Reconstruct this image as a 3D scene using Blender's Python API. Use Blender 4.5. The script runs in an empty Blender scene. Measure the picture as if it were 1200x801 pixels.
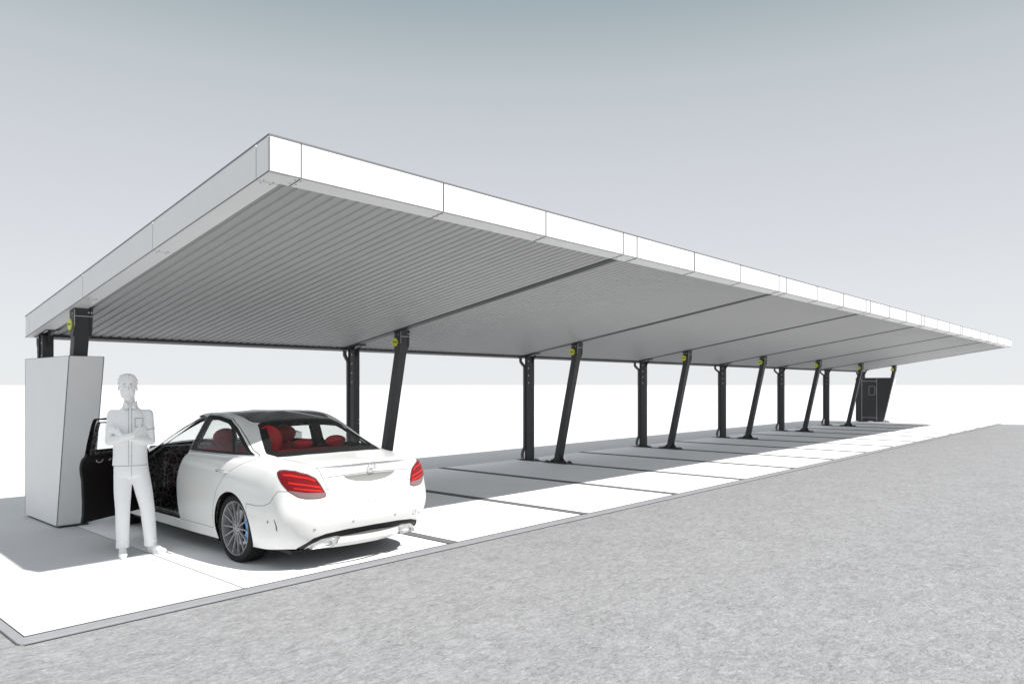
import bpy, bmesh, math, random
import numpy as np
from mathutils import Vector, Matrix
random.seed(7)
R = math.radians
scn = bpy.context.scene
col = scn.collection

# ------------------------------------------------------------------ materials
def mat(name, color, rough=0.6, metal=0.0, spec=0.5, coat=0.0, noise=0.0, nscale=6.0, bump=0.0, bscale=80.0, trans=0.0, emis=None):
    m = bpy.data.materials.new(name); m.use_nodes = True
    nt = m.node_tree; b = nt.nodes['Principled BSDF']
    c = (color[0], color[1], color[2], 1) if not isinstance(color, (int, float)) else (color, color, color, 1)
    b.inputs['Base Color'].default_value = c
    b.inputs['Roughness'].default_value = rough
    b.inputs['Metallic'].default_value = metal
    b.inputs['Specular IOR Level'].default_value = spec
    b.inputs['Coat Weight'].default_value = coat
    b.inputs['Coat Roughness'].default_value = 0.05
    b.inputs['Transmission Weight'].default_value = trans
    tc = nt.nodes.new('ShaderNodeTexCoord')
    if noise > 0:
        n = nt.nodes.new('ShaderNodeTexNoise'); n.inputs['Scale'].default_value = nscale; n.inputs['Detail'].default_value = 6
        nt.links.new(tc.outputs['Object'], n.inputs['Vector'])
        r = nt.nodes.new('ShaderNodeMapRange'); r.inputs['From Min'].default_value = .3; r.inputs['From Max'].default_value = .7
        r.inputs['To Min'].default_value = 1 - noise; r.inputs['To Max'].default_value = 1 + noise
        nt.links.new(n.outputs['Fac'], r.inputs['Value'])
        mx = nt.nodes.new('ShaderNodeMix'); mx.data_type = 'RGBA'; mx.blend_type = 'MULTIPLY'; mx.inputs['Factor'].default_value = 1
        mx.inputs['A'].default_value = c
        nt.links.new(r.outputs['Result'], mx.inputs['B'])
        nt.links.new(mx.outputs['Result'], b.inputs['Base Color'])
    if bump > 0:
        n2 = nt.nodes.new('ShaderNodeTexNoise'); n2.inputs['Scale'].default_value = bscale; n2.inputs['Detail'].default_value = 4
        nt.links.new(tc.outputs['Object'], n2.inputs['Vector'])
        bp = nt.nodes.new('ShaderNodeBump'); bp.inputs['Strength'].default_value = bump; bp.inputs['Distance'].default_value = .004
        nt.links.new(n2.outputs['Fac'], bp.inputs['Height']); nt.links.new(bp.outputs['Normal'], b.inputs['Normal'])
    return m

M = {}
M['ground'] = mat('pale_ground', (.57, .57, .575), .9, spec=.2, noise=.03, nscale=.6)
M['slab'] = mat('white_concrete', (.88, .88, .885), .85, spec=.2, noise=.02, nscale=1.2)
M['stone'] = mat('grey_line_stone', (.16, .16, .163), .85, spec=.2, noise=.06, nscale=14)
M['kerb'] = mat('kerb_concrete', (.26, .26, .27), .85, spec=.2, noise=.05, nscale=10)
M['joint'] = mat('dark_joint', (.04, .04, .04), .9, spec=.1)
M['fascia'] = mat('white_sheet_cladding', (.80, .80, .80), .45, spec=.3, noise=.012, nscale=2)
M['backing'] = mat('shadow_gap_backing', (.03, .03, .03), .9, spec=.1)
M['steel'] = mat('anthracite_steel', (.043, .043, .045), .5, spec=.35, noise=.08, nscale=5)
M['pipe'] = mat('grey_downpipe', (.10, .10, .102), .4, spec=.4)
M['bolt'] = mat('galvanised_bolt', (.45, .45, .46), .35, metal=.8)
M['disc'] = mat('yellow_green_badge', (.62, .66, .03), .5)
M['cab'] = mat('light_grey_cabinet', (.82, .82, .82), .5, spec=.3, noise=.012, nscale=3)
M['cabw'] = mat('white_cabinet_front', (.9, .9, .9), .5, spec=.3)
M['rooftop'] = mat('roof_top_sheet', (.55, .55, .55), .5)

# corrugated ceiling
M['ceil'] = mat('corrugated_grey_sheet', (.41, .41, .41), .55, spec=.25, noise=.02, nscale=3)

def mesh_pattern(name, base, line, scale, width, rough=.5):
    """black trim crossed by fine pale polygon lines"""
    m = bpy.data.materials.new(name); m.use_nodes = True
    nt = m.node_tree; b = nt.nodes['Principled BSDF']
    tc = nt.nodes.new('ShaderNodeTexCoord')
    v = nt.nodes.new('ShaderNodeTexVoronoi'); v.feature = 'DISTANCE_TO_EDGE'; v.inputs['Scale'].default_value = scale
    nt.links.new(tc.outputs['Object'], v.inputs['Vector'])
    v2 = nt.nodes.new('ShaderNodeTexVoronoi'); v2.feature = 'DISTANCE_TO_EDGE'; v2.inputs['Scale'].default_value = scale * .47
    nt.links.new(tc.outputs['Object'], v2.inputs['Vector'])
    mn = nt.nodes.new('ShaderNodeMath'); mn.operation = 'MINIMUM'
    nt.links.new(v.outputs['Distance'], mn.inputs[0]); nt.links.new(v2.outputs['Distance'], mn.inputs[1])
    lt = nt.nodes.new('ShaderNodeMath'); lt.operation = 'LESS_THAN'; lt.inputs[1].default_value = width
    nt.links.new(mn.outputs[0], lt.inputs[0])
    mx = nt.nodes.new('ShaderNodeMix'); mx.data_type = 'RGBA'
    mx.inputs['A'].default_value = (*base, 1); mx.inputs['B'].default_value = (*line, 1)
    nt.links.new(lt.outputs[0], mx.inputs['Factor'])
    nt.links.new(mx.outputs['Result'], b.inputs['Base Color'])
    b.inputs['Roughness'].default_value = rough
    return m

M['paint'] = mat('white_car_paint', (.76, .76, .74), .35, coat=.6, spec=.5)
M['lining'] = mesh_pattern('black_trim_with_pale_lines', (.010, .010, .010), (.42, .42, .42), 21, .012)
M['roofglass'] = mesh_pattern('black_roof_glass', (.012, .012, .012), (.30, .30, .30), 30, .010, .18)
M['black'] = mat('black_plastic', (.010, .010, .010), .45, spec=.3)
M['rubber'] = mat('tyre_rubber', (.014, .014, .014), .75, spec=.25)
M['rim'] = mat('grey_alloy', (.30, .30, .31), .4, metal=.2)
M['rimdark'] = mat('dark_wheel_inside', (.05, .045, .045), .6)
M['blue'] = mat('blue_caliper', (.10, .40, .80), .4)
M['red'] = mat('red_leather', (.55, .012, .02), .5, spec=.3)
M['lamp'] = mat('dark_red_lens', (.16, .003, .006), .3, spec=.3)
M['lampbar'] = mat('bright_red_bar', (.50, .015, .012), .3, spec=.3)
M['lampgrey'] = mat('grey_lens_band', (.20, .13, .13), .3)
M['chrome'] = mat('satin_chrome', (.8, .8, .8), .2, metal=.85)
M['silver'] = mat('silver_trim', (.62, .62, .63), .35, metal=.3)
M['greypanel'] = mat('painted_recess_shade', (.24, .24, .23), .6)  # grey that puts the boot recess shade into the colour
# thin window glass
g = bpy.data.materials.new('window_glass'); g.use_nodes = True
nt = g.node_tree; nt.nodes.clear()
o = nt.nodes.new('ShaderNodeOutputMaterial'); tr = nt.nodes.new('ShaderNodeBsdfTransparent'); gl = nt.nodes.new('ShaderNodeBsdfGlossy')
tr.inputs['Color'].default_value = (.86, .88, .87, 1); gl.inputs['Roughness'].default_value = .02
lw = nt.nodes.new('ShaderNodeLayerWeight'); lw.inputs['Blend'].default_value = .2
fr = nt.nodes.new('ShaderNodeMapRange'); fr.inputs['To Min'].default_value = .02; fr.inputs['To Max'].default_value = .35; nt.links.new(lw.outputs['Facing'], fr.inputs['Value'])
ms = nt.nodes.new('ShaderNodeMixShader')
nt.links.new(fr.outputs[0], ms.inputs['Fac']); nt.links.new(tr.outputs[0], ms.inputs[1]); nt.links.new(gl.outputs[0], ms.inputs[2]); nt.links.new(ms.outputs[0], o.inputs['Surface'])
M['glass'] = g
M['skin'] = mat('pale_skin', (.92, .915, .91), .7, spec=.2)
M['shirt'] = mat('white_shirt_cloth', (.93, .93, .93), .85, spec=.1, bump=.05, bscale=300)
M['trouser'] = mat('white_trouser_cloth', (.92, .92, .92), .85, spec=.1, bump=.05, bscale=300)
M['hair'] = mat('white_hair', (.82, .82, .82), .7, spec=.2)
M['shoe'] = mat('white_canvas_shoe', (.88, .88, .88), .7)
M['seam'] = mat('grey_stitching', (.22, .22, .22), .8)

# gravel yard: mottled grey aggregate with pale flecks
m = bpy.data.materials.new('mottled_grey_aggregate'); m.use_nodes = True; nt = m.node_tree; b = nt.nodes['Principled BSDF']
b.inputs['Roughness'].default_value = .9; b.inputs['Specular IOR Level'].default_value = .15
tc = nt.nodes.new('ShaderNodeTexCoord')
def noise(scale, detail=4, vec=None, rough=.6, dist=0):
    n = nt.nodes.new('ShaderNodeTexNoise'); n.inputs['Scale'].default_value = scale; n.inputs['Detail'].default_value = detail
    n.inputs['Roughness'].default_value = rough; n.inputs['Distortion'].default_value = dist
    nt.links.new(vec or tc.outputs['Object'], n.inputs['Vector']); return n.outputs['Fac']
def rng(inp, a, b_, c, d):
    r = nt.nodes.new('ShaderNodeMapRange'); r.inputs['From Min'].default_value = a; r.inputs['From Max'].default_value = b_
    r.inputs['To Min'].default_value = c; r.inputs['To Max'].default_value = d; nt.links.new(inp, r.inputs['Value']); return r.outputs['Result']
def mth(op, a, b_):
    q = nt.nodes.new('ShaderNodeMath'); q.operation = op
    for i, x in enumerate((a, b_)):
        if isinstance(x, (int, float)): q.inputs[i].default_value = x
        else: nt.links.new(x, q.inputs[i])
    return q.outputs[0]
mp = nt.nodes.new('ShaderNodeMapping'); mp.inputs['Scale'].default_value = (1.0, 1.9, 1); mp.inputs['Rotation'].default_value = (0, 0, R(25))
nt.links.new(tc.outputs['Object'], mp.inputs['Vector'])
f1 = rng(noise(1.6, 3), .35, .65, -.010, .010)
f2 = rng(noise(8, 5, mp.outputs[0], .7, 1.2), .3, .7, -.066, .066)
f3 = rng(noise(38, 3, mp.outputs[0], .6, .8), .3, .7, -.060, .060)
f4 = rng(noise(20, 3, mp.outputs[0], .55, 1.5), .60, .74, 0, .10)
f5 = rng(noise(24, 3, None, .55, 1), .62, .76, 0, -.07)
s = mth('ADD', mth('ADD', mth('ADD', f1, f2), mth('ADD', f3, f4)), mth('ADD', f5, .25))
cmb = nt.nodes.new('ShaderNodeCombineColor')
nt.links.new(s, cmb.inputs[0]); nt.links.new(s, cmb.inputs[1]); nt.links.new(mth('MULTIPLY', s, 1.012), cmb.inputs[2])
nt.links.new(cmb.outputs[0], b.inputs['Base Color'])
bp = nt.nodes.new('ShaderNodeBump'); bp.inputs['Strength'].default_value = .25; bp.inputs['Distance'].default_value = .006
nt.links.new(noise(45, 4), bp.inputs['Height']); nt.links.new(bp.outputs['Normal'], b.inputs['Normal'])
M['gravel'] = m

# ------------------------------------------------------------------ mesh helpers
def link(o): col.objects.link(o); return o

def tag(o, label=None, cat=None, group=None, kind=None):
    if label: o['label'] = label
    if cat: o['category'] = cat
    if group: o['group'] = group
    if kind: o['kind'] = kind
    return o

def empty(name, loc=(0, 0, 0), rz=0):
    o = bpy.data.objects.new(name, None); o.location = loc; o.rotation_euler = (0, 0, rz); o.empty_display_size = .2
    return link(o)

class MB:
    def __init__(s): s.v = []; s.f = []; s.marks = []
    def add(s, vs, fs):
        n = len(s.v); s.marks.append((n, len(s.f))); s.v += [tuple(p) for p in vs]; s.f += [tuple(i + n for i in f) for f in fs]; return s
    def box(s, x0, x1, y0, y1, z0, z1):
        vs = [(x, y, z) for z in (z0, z1) for y in (y0, y1) for x in (x0, x1)]
        return s.add(vs, [(0, 2, 3, 1), (4, 5, 7, 6), (0, 1, 5, 4), (2, 6, 7, 3), (0, 4, 6, 2), (1, 3, 7, 5)])
    def prism_x(s, poly, x0, x1):       # poly in (y,z)
        n = len(poly); vs = [(x0, y, z) for y, z in poly] + [(x1, y, z) for y, z in poly]
        return s.add(vs, [tuple(range(n))[::-1], tuple(range(n, 2 * n))] + [(i, (i + 1) % n, n + (i + 1) % n, n + i) for i in range(n)])
    def prism_y(s, poly, y0, y1):       # poly in (x,z)
        n = len(poly); vs = [(x, y0, z) for x, z in poly] + [(x, y1, z) for x, z in poly]
        return s.add(vs, [tuple(range(n)), tuple(range(n, 2 * n))[::-1]] + [(i, n + i, n + (i + 1) % n, (i + 1) % n) for i in range(n)])
    def prism_z(s, poly, z0, z1):
        n = len(poly); vs = [(x, y, z0) for x, y in poly] + [(x, y, z1) for x, y in poly]
        return s.add(vs, [tuple(range(n))[::-1], tuple(range(n, 2 * n))] + [(i, (i + 1) % n, n + (i + 1) % n, n + i) for i in range(n)])
    def tube(s, pts, r, n=10, closed=False):
        pts = [Vector(p) for p in pts]; rs = r if isinstance(r, (list, tuple)) else [r] * len(pts)
        vs = []; m_ = len(pts); prev = None
        for i, p in enumerate(pts):
            if closed: t = (pts[(i + 1) % m_] - pts[i - 1])
            else: t = pts[min(i + 1, m_ - 1)] - pts[max(i - 1, 0)]
            t.normalize()
            if prev is None:
                a = Vector((0, 0, 1)) if abs(t.z) < .9 else Vector((1, 0, 0))
                u = t.cross(a).normalized()
            else:
                u = (prev - t * prev.dot(t)).normalized()
            prev = u; w = t.cross(u)
            for k in range(n):
                a = 2 * math.pi * k / n; vs.append(p + (u * math.cos(a) + w * math.sin(a)) * rs[i])
        fs = []
        for i in range(m_ if closed else m_ - 1):
            for k in range(n):
                a = i * n + k; b_ = i * n + (k + 1) % n; j = (i + 1) % m_
                fs.append((a, b_, j * n + (k + 1) % n, j * n + k))
        if not closed: fs += [tuple(range(n))[::-1], tuple(range((m_ - 1) * n, m_ * n))]
        return s.add(vs, fs)
    def cyl(s, c, axis, r, h, n=20, r2=None):   # centre of base, axis vector
        c = Vector(c); a = Vector(axis).normalized()
        return s.tube([c, c + a * h], [r, r if r2 is None else r2], n)
    def sphere(s, c, rx, ry=None, rz=None, nu=16, nv=10, rot=None):
        ry = rx if ry is None else ry; rz = rx if rz is None else rz
        vs = []; fs = []; c = Vector(c)
        for j in range(1, nv):
            ph = math.pi * j / nv
            for i in range(nu):
                a = 2 * math.pi * i / nu
                p = Vector((rx * math.sin(ph) * math.cos(a), ry * math.sin(ph) * math.sin(a), rz * math.cos(ph)))
                if rot: p = rot @ p
                vs.append(c + p)
        top = Vector((0, 0, rz)); bot = Vector((0, 0, -rz))
        if rot: top = rot @ top; bot = rot @ bot
        vs += [c + top, c + bot]; T = len(vs) - 2
        for j in range(nv - 2):
            for i in range(nu):
                fs.append((j * nu + i, (j + 1) * nu + i, (j + 1) * nu + (i + 1) % nu, j * nu + (i + 1) % nu))
        for i in range(nu):
            fs.append((T, i, (i + 1) % nu)); fs.append((T + 1, (nv - 2) * nu + (i + 1) % nu, (nv - 2) * nu + i))
        return s.add(vs, fs)
    def lathe_y(s, prof, n=48, cx=0, cz=0, mod=None):     # prof: (radius, y)
        m_ = len(prof); vs = []; fs = []
        for i in range(n):
            a = 2 * math.pi * i / n
            for k, (r, y) in enumerate(prof):
                rr = r + (mod(i, k) if mod else 0)
                vs.append((cx + rr * math.cos(a), y, cz + rr * math.sin(a)))
        for i in range(n):
            j = (i + 1) % n
            for k in range(m_ - 1):
                fs.append((i * m_ + k, i * m_ + k + 1, j * m_ + k + 1, j * m_ + k))
        return s.add(vs, fs)
    def each(s, name, m_, parent=None, per=1, **k):      # one object per `per` added pieces
        mk = s.marks + [(len(s.v), len(s.f))]; o = None
        for i in range(0, len(s.marks), per):
            (a, fa), (b_, fb) = mk[i], mk[min(i + per, len(s.marks))]
            q = MB(); q.v = s.v[a:b_]; q.f = [tuple(j - a for j in f) for f in s.f[fa:fb]]
            o = q.build(name, m_, parent, **k)
        return o
    def build(s, name, m_, parent=None, smooth=False, bevel=0, origin=None, sub=0, fixn=True, ang=35):
        me = bpy.data.meshes.new(name)
        off = Vector(origin) if origin else Vector((0, 0, 0))
        me.from_pydata([tuple(Vector(p) - off) for p in s.v], [], s.f)
        if fixn:
            bm = bmesh.new(); bm.from_mesh(me); bmesh.ops.recalc_face_normals(bm, faces=bm.faces); bm.to_mesh(me); bm.free()
        me.materials.append(M[m_] if isinstance(m_, str) else m_)
        o = bpy.data.objects.new(name, me); link(o)
        if parent: o.parent = parent
        if origin: o.location = off
        if bevel:
            bv = o.modifiers.new('Bevel', 'BEVEL'); bv.width = bevel; bv.segments = 2; bv.limit_method = 'ANGLE'; bv.angle_limit = R(40)
        if sub:
            sb = o.modifiers.new('Subsurf', 'SUBSURF'); sb.levels = sub; sb.render_levels = sub
        if smooth:
            me.polygons.foreach_set('use_smooth', [True] * len(me.polygons))
            if not sub:
                try: me.set_sharp_from_angle(angle=R(ang))
                except Exception: pass
        me.update()
        return o

# ------------------------------------------------------------------ camera, light, world
cam = bpy.data.cameras.new('camera'); co = link(bpy.data.objects.new('camera', cam)); scn.camera = co
co.location = (-1.45372, -5.66202, 1.68896)
co.rotation_euler = (R(90), 0, -.837654)
cam.sensor_width = 36; cam.lens = 861.109 / 1200 * 36; cam.shift_y = 50.5 / 1200; cam.clip_start = .05; cam.clip_end = 12000

td = Vector((-.236, .803, -1.0)).normalized()
sun = bpy.data.lights.new('sun', 'SUN'); sun.energy = 5.0; sun.angle = R(.5); sun.color = (1, .985, .965)
so = link(bpy.data.objects.new('sun', sun)); so.rotation_euler = td.to_track_quat('-Z', 'Y').to_euler(); so.location = (5, -10, 15)

w = bpy.data.worlds.new('World'); scn.world = w; w.use_nodes = True; nt = w.node_tree
bg = nt.nodes['Background']; out = nt.nodes['World Output']
sky = nt.nodes.new('ShaderNodeTexSky'); sky.sky_type = 'NISHITA'; sky.sun_disc = False
sky.sun_elevation = R(50.1); sky.sun_rotation = R(163.6); sky.air_density = 1; sky.dust_density = 2
hs = nt.nodes.new('ShaderNodeHueSaturation'); hs.inputs['Saturation'].default_value = .25
nt.links.new(sky.outputs[0], hs.inputs['Color']); nt.links.new(hs.outputs[0], bg.inputs['Color']); bg.inputs['Strength'].default_value = SKYS = .05
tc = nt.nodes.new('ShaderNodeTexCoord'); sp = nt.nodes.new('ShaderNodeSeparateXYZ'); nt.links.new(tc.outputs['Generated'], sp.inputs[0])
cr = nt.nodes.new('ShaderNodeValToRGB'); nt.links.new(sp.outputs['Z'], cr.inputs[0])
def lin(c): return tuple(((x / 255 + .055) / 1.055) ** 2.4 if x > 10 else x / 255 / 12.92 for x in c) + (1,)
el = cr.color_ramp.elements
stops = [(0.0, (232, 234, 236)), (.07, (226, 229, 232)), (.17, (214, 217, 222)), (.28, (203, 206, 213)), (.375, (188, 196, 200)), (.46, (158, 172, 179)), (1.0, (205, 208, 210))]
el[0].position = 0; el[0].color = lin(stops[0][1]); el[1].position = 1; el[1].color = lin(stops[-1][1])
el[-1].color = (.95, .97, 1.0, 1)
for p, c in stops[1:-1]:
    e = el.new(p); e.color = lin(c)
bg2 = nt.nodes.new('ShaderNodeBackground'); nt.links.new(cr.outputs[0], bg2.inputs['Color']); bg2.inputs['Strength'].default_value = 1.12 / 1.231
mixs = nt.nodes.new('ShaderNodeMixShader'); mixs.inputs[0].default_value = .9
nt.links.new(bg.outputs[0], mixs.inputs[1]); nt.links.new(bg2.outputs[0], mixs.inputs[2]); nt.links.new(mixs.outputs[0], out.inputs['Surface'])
scn.view_settings.view_transform = 'Standard'; scn.view_settings.look = 'None'; scn.view_settings.gamma = 1; scn.view_settings.exposure = .3
scn.render.engine = 'CYCLES'
scn.cycles.max_bounces = 8; scn.cycles.transparent_max_bounces = 16

# ------------------------------------------------------------------ ground
D0, DS = 1.584, 2.3625
END = D0 + 14 * DS + 1.55
BACK = 5.40
MB().add([(-6000, -6000, 0), (6000, -6000, 0), (6000, 6000, 0), (-6000, 6000, 0)], [(0, 1, 2, 3)]).build('ground', 'ground', fixn=False)['kind'] = 'structure'
gy = MB()
gy.add([(-60, -60, .004), (END + .1, -60, .004), (END + .1, -.125, .004), (-60, -.125, .004)], [(0, 1, 2, 3)])
gy.add([(-60, -.125, .004), (-.05, -.125, .004), (-.05, 14, .004), (-60, 14, .004)], [(0, 1, 2, 3)])
gy.build('gravel_yard', 'gravel', fixn=False)['kind'] = 'structure'
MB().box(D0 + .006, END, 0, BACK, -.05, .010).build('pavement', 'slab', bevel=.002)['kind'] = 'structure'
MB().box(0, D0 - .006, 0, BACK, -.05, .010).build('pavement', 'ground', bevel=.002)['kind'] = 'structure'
MB().box(D0 - .006, D0 + .006, 0, BACK, -.05, .004 + .002).build('pavement_joint', 'joint')['kind'] = 'structure'
dl = MB()
for k in range(1, 15):
    u = D0 + DS * k
    dl.box(u - .05, u + .05, .013, BACK, .0, .0135)
dl.build('bay_lines', 'stone')['kind'] = 'structure'
je = MB()
for k in range(1, 15):
    u = D0 + DS * k
    for s_ in (-1, 1): jw = .005 + .0015 * u; je.box(u + s_ * (.051 + jw) - jw, u + s_ * (.051 + jw) + jw, .013, BACK, .0, .0125)
je.box(0, END, BACK, BACK + .012, 0, .008)
je.build('bay_line_joints', 'joint')['kind'] = 'structure'
kb = MB()
kb.prism_z([(-.03, -.135), (END, -.135), (END, -.0), (0, -.0), (0, BACK), (-.065, BACK), (-.065, -.09), (-.055, -.12)], -.05, .022)
kb.build('kerb', 'kerb', bevel=.006)['kind'] = 'structure'
ke = MB(); ke.box(-.0, END, .0005, .0095, 0, .0235); ke.box(.0005, .012, .013, BACK, 0, .0155); ke.box(-.03, END, -.144, -.1355, 0, .009); ke.box(END, END + .012, -.135, BACK, 0, .012)
ke.build('kerb_joint', 'joint')['kind'] = 'structure'

# ------------------------------------------------------------------ carport roof
SL = -.1615                                   # fall of the roof towards the back
def zb(v): return 3.267 + SL * (v + .70)       # fascia underside
def zt(v): return 3.533 + SL * (v + .70)
V0, V1 = -.70, 5.30
CU = [1.505 + 4.735 * k for k in range(8)]
RU0, RU1 = 1.377, CU[7] + .15
roof = empty('carport_roof', (RU0, V0, 0))
RO = Vector((RU0, V0, 0))
def pbuild(mb, name, m_, **k):
    mb.v = [tuple(Vector(p) - RO) for p in mb.v]
    return mb.build(name, m_, roof, **k)
tag(roof, 'long white sloping carport roof with grey corrugated underside carried on dark posts', 'roof')

def sl(mb, u0, u1, v0, v1, d0, d1, ref=zb):    # sheared box: d above ref plane
    vs = [(u, v, ref(v) + d) for d in (d0, d1) for v in (v0, v1) for u in (u0, u1)]
    mb.add(vs, [(0, 2, 3, 1), (4, 5, 7, 6), (0, 1, 5, 4), (2, 6, 7, 3), (0, 4, 6, 2), (1, 3, 7, 5)]); return mb
TH = .266; LIP = .17; G = .011
def gw(u): return .006

# front fascia panels (front sheet + lip under the edge)
cuts = [RU0, CU[0] + .14]
for k in range(7):
    a = CU[k] + .14; b_ = CU[k + 1] - .17 if k < 6 else CU[7] - .14
    cuts += [a + (b_ - a) / 3, a + 2 * (b_ - a) / 3, b_]
    cuts.append(CU[k + 1] + .14 if k < 6 else RU1)
for a, b_ in zip(cuts[:-1], cuts[1:]):
    p = MB()
    a_ = a + (gw(a) / 2 if a > RU0 else 0); b2 = b_ - (gw(b_) / 2 if b_ < RU1 else 0)
    sl(p, a_, b2, V0, V0 + .012, 0, TH)
    sl(p, a_ + (.19 if a == RU0 else 0), b2 - (.19 if b_ == RU1 else 0), V0 + .012, V0 + LIP, 0, .010)
    pbuild(p, 'fascia_panel', 'fascia', bevel=.0015)
ends = [V0 + .012, V0 + .19, 1.37, 3.21, 5.14, V1]
for side in (0, 1):
    u0 = RU0 if side == 0 else RU1 - .012; u1 = u0 + .012
    lu0, lu1 = (u1, RU0 + .19) if side == 0 else (RU1 - .19, u0)
    for a, b_ in zip(ends[:-1], ends[1:]):
        p = MB(); sl(p, u0, u1, a + G / 2, b_ - G / 2, .0, TH)
        sl(p, lu0, lu1, a + G / 2, b_ - G / 2, .0, .010)
        pbuild(p, 'end_fascia_panel', 'fascia', bevel=.0015)
# slim grey edge profiles round the fascia
M['edge'] = mat('grey_edge_profile', (.16, .16, .16), .5)
EW = .012
for nm, d0, d1 in (('edge_profile', TH - .001, TH + EW), ('edge_profile', -.004, .006)):
    p = MB(); sl(p, RU0 - .003, RU1 + .003, V0 - .004, V0 + .0, d0, d1); pbuild(p, nm, 'edge')
    for u in (RU0 - .003, RU1):
        p = MB(); sl(p, u, u + .003, V0 + .0, V1, d0, d1); pbuild(p, nm, 'edge')
p = MB(); sl(p, RU0 - .0035, RU0 + .006, V0 - .0045, V0 - .0005, .007, TH - .002); pbuild(p, 'corner_profile', 'edge')
p = MB(); sl(p, RU1 - .006, RU1 + .0035, V0 - .0045, V0 - .0005, .007, TH - .002); pbuild(p, 'corner_profile', 'edge')
for c in cuts[1:-1]:
    h_ = .004 + .0011 * (c - RU0)
    p = MB(); sl(p, c - h_, c + h_, V0 - .0015, V0 - .0003, .007, TH - .002); pbuild(p, 'joint_cover', 'backing')
    p = MB(); sl(p, c - h_, c + h_, V0 + .013, V0 + LIP, -.0015, -.0003); pbuild(p, 'joint_cover', 'backing')
# gaps backing
p = MB(); sl(p, RU0 + .014, RU1 - .014, V0 + .014, V0 + .02, .012, TH - .0015)
sl(p, RU0 + .014, RU0 + .02, V0 + .022, V1 - .014, .012, TH - .0015)
sl(p, RU1 - .02, RU1 - .014, V0 + .022, V1 - .014, .012, TH - .0015)
sl(p, RU0 + .02, RU1 - .02, V0 + .022, V0 + LIP, .0125, .016)
sl(p, RU0 + .022, RU0 + .19, V0 + LIP + .002, V1 - .02, .0125, .016)
pbuild(p, 'fascia_backing', 'backing')
# rivets on the lip joints
p = MB()
for c in cuts[1:-1]:
    for dv in (.045, .115):
        for du in (-.025, .025): p.cyl((c + du, V0 + dv, zb(V0 + dv) - .003), (0, 0, 1), .005, .004, 8)
for c in ends[1:-1]:
    for du in (.05, .13):
        for dv in (-.025, .025): p.cyl((RU0 + du, c + dv, zb(c + dv) - .003), (0, 0, 1), .005, .004, 8)
pbuild(p, 'rivets', 'backing')['kind'] = 'stuff'
# corrugated ceiling sheets, one per span
cz0 = .020
GV = V1 - .17
prof = [(0, 0), (.070, 0), (.085, .028), (.105, .028), (.120, 0)]   # trapezoid: broad flats, narrow ribs
pitch = .118
for k in range(7):
    ua = RU0 + .03 if k == 0 else CU[k]; ub = RU1 - .03 if k == 6 else CU[k + 1]
    pts = []; n = int(round((ub - ua) / pitch)); pt = (ub - ua) / n
    for i in range(n):
        b_ = ua + i * pt
        pts += [(b_, 0), (b_ + pt * .62, 0), (b_ + pt * .70, .014), (b_ + pt * .92, .014)]
    pts.append((ub, 0))
    p = MB(); va = V0 + .03; N = len(pts)
    vs = [(u, va, zb(va) + cz0 + h) for u, h in pts] + [(u, GV, zb(GV) + cz0 + h) for u, h in pts]
    p.add(vs, [(i, N + i, N + i + 1, i + 1) for i in range(N - 1)])
    pbuild(p, 'ceiling_sheet', 'ceil', fixn=False)
# beams
for k in range(8):
    u = CU[k]; uu = min(max(u, RU0 + .095), RU1 - .095)
    p = MB()
    if k in (0, 7):
        sl(p, CU[k] - .07 + (.02 if k == 0 else -.02), CU[k] + .07 + (.02 if k == 0 else -.02), V0 + LIP, GV, .018, .06)
    else:
        sl(p, u - .14 + .02, u - .14 + .16, V0 + LIP, GV, .011, .030)
    pbuild(p, 'roof_beam', 'steel', bevel=.003)
# rear gutter and top sheet
p = MB()
vs = []
sl(p, RU0 + .19, RU1 - .19, GV + .002, GV + .012, -.014, .06); sl(p, RU0 + .19, RU1 - .19, GV + .012, V1 - .014, -.014, -.004)
pbuild(p, 'gutter', 'steel', bevel=.002)
p = MB(); sl(p, RU0 + .19, RU1 - .19, V1 - .012, V1, -.012, TH); pbuild(p, 'rear_fascia', 'fascia')
p = MB(); sl(p, RU0 + .021, RU1 - .021, V0 + .021, V1 - .02, TH - .03, TH - .012); pbuild(p, 'top_sheet', 'rooftop')

# ------------------------------------------------------------------ posts
def copy_tree(o, parent=None):
    c = o.copy(); link(c)
    if parent: c.parent = parent; c.matrix_parent_inverse = o.matrix_parent_inverse.copy()
    for ch in [x for x in bpy.data.objects if x.parent == o]: copy_tree(ch, c)
    return c

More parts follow.
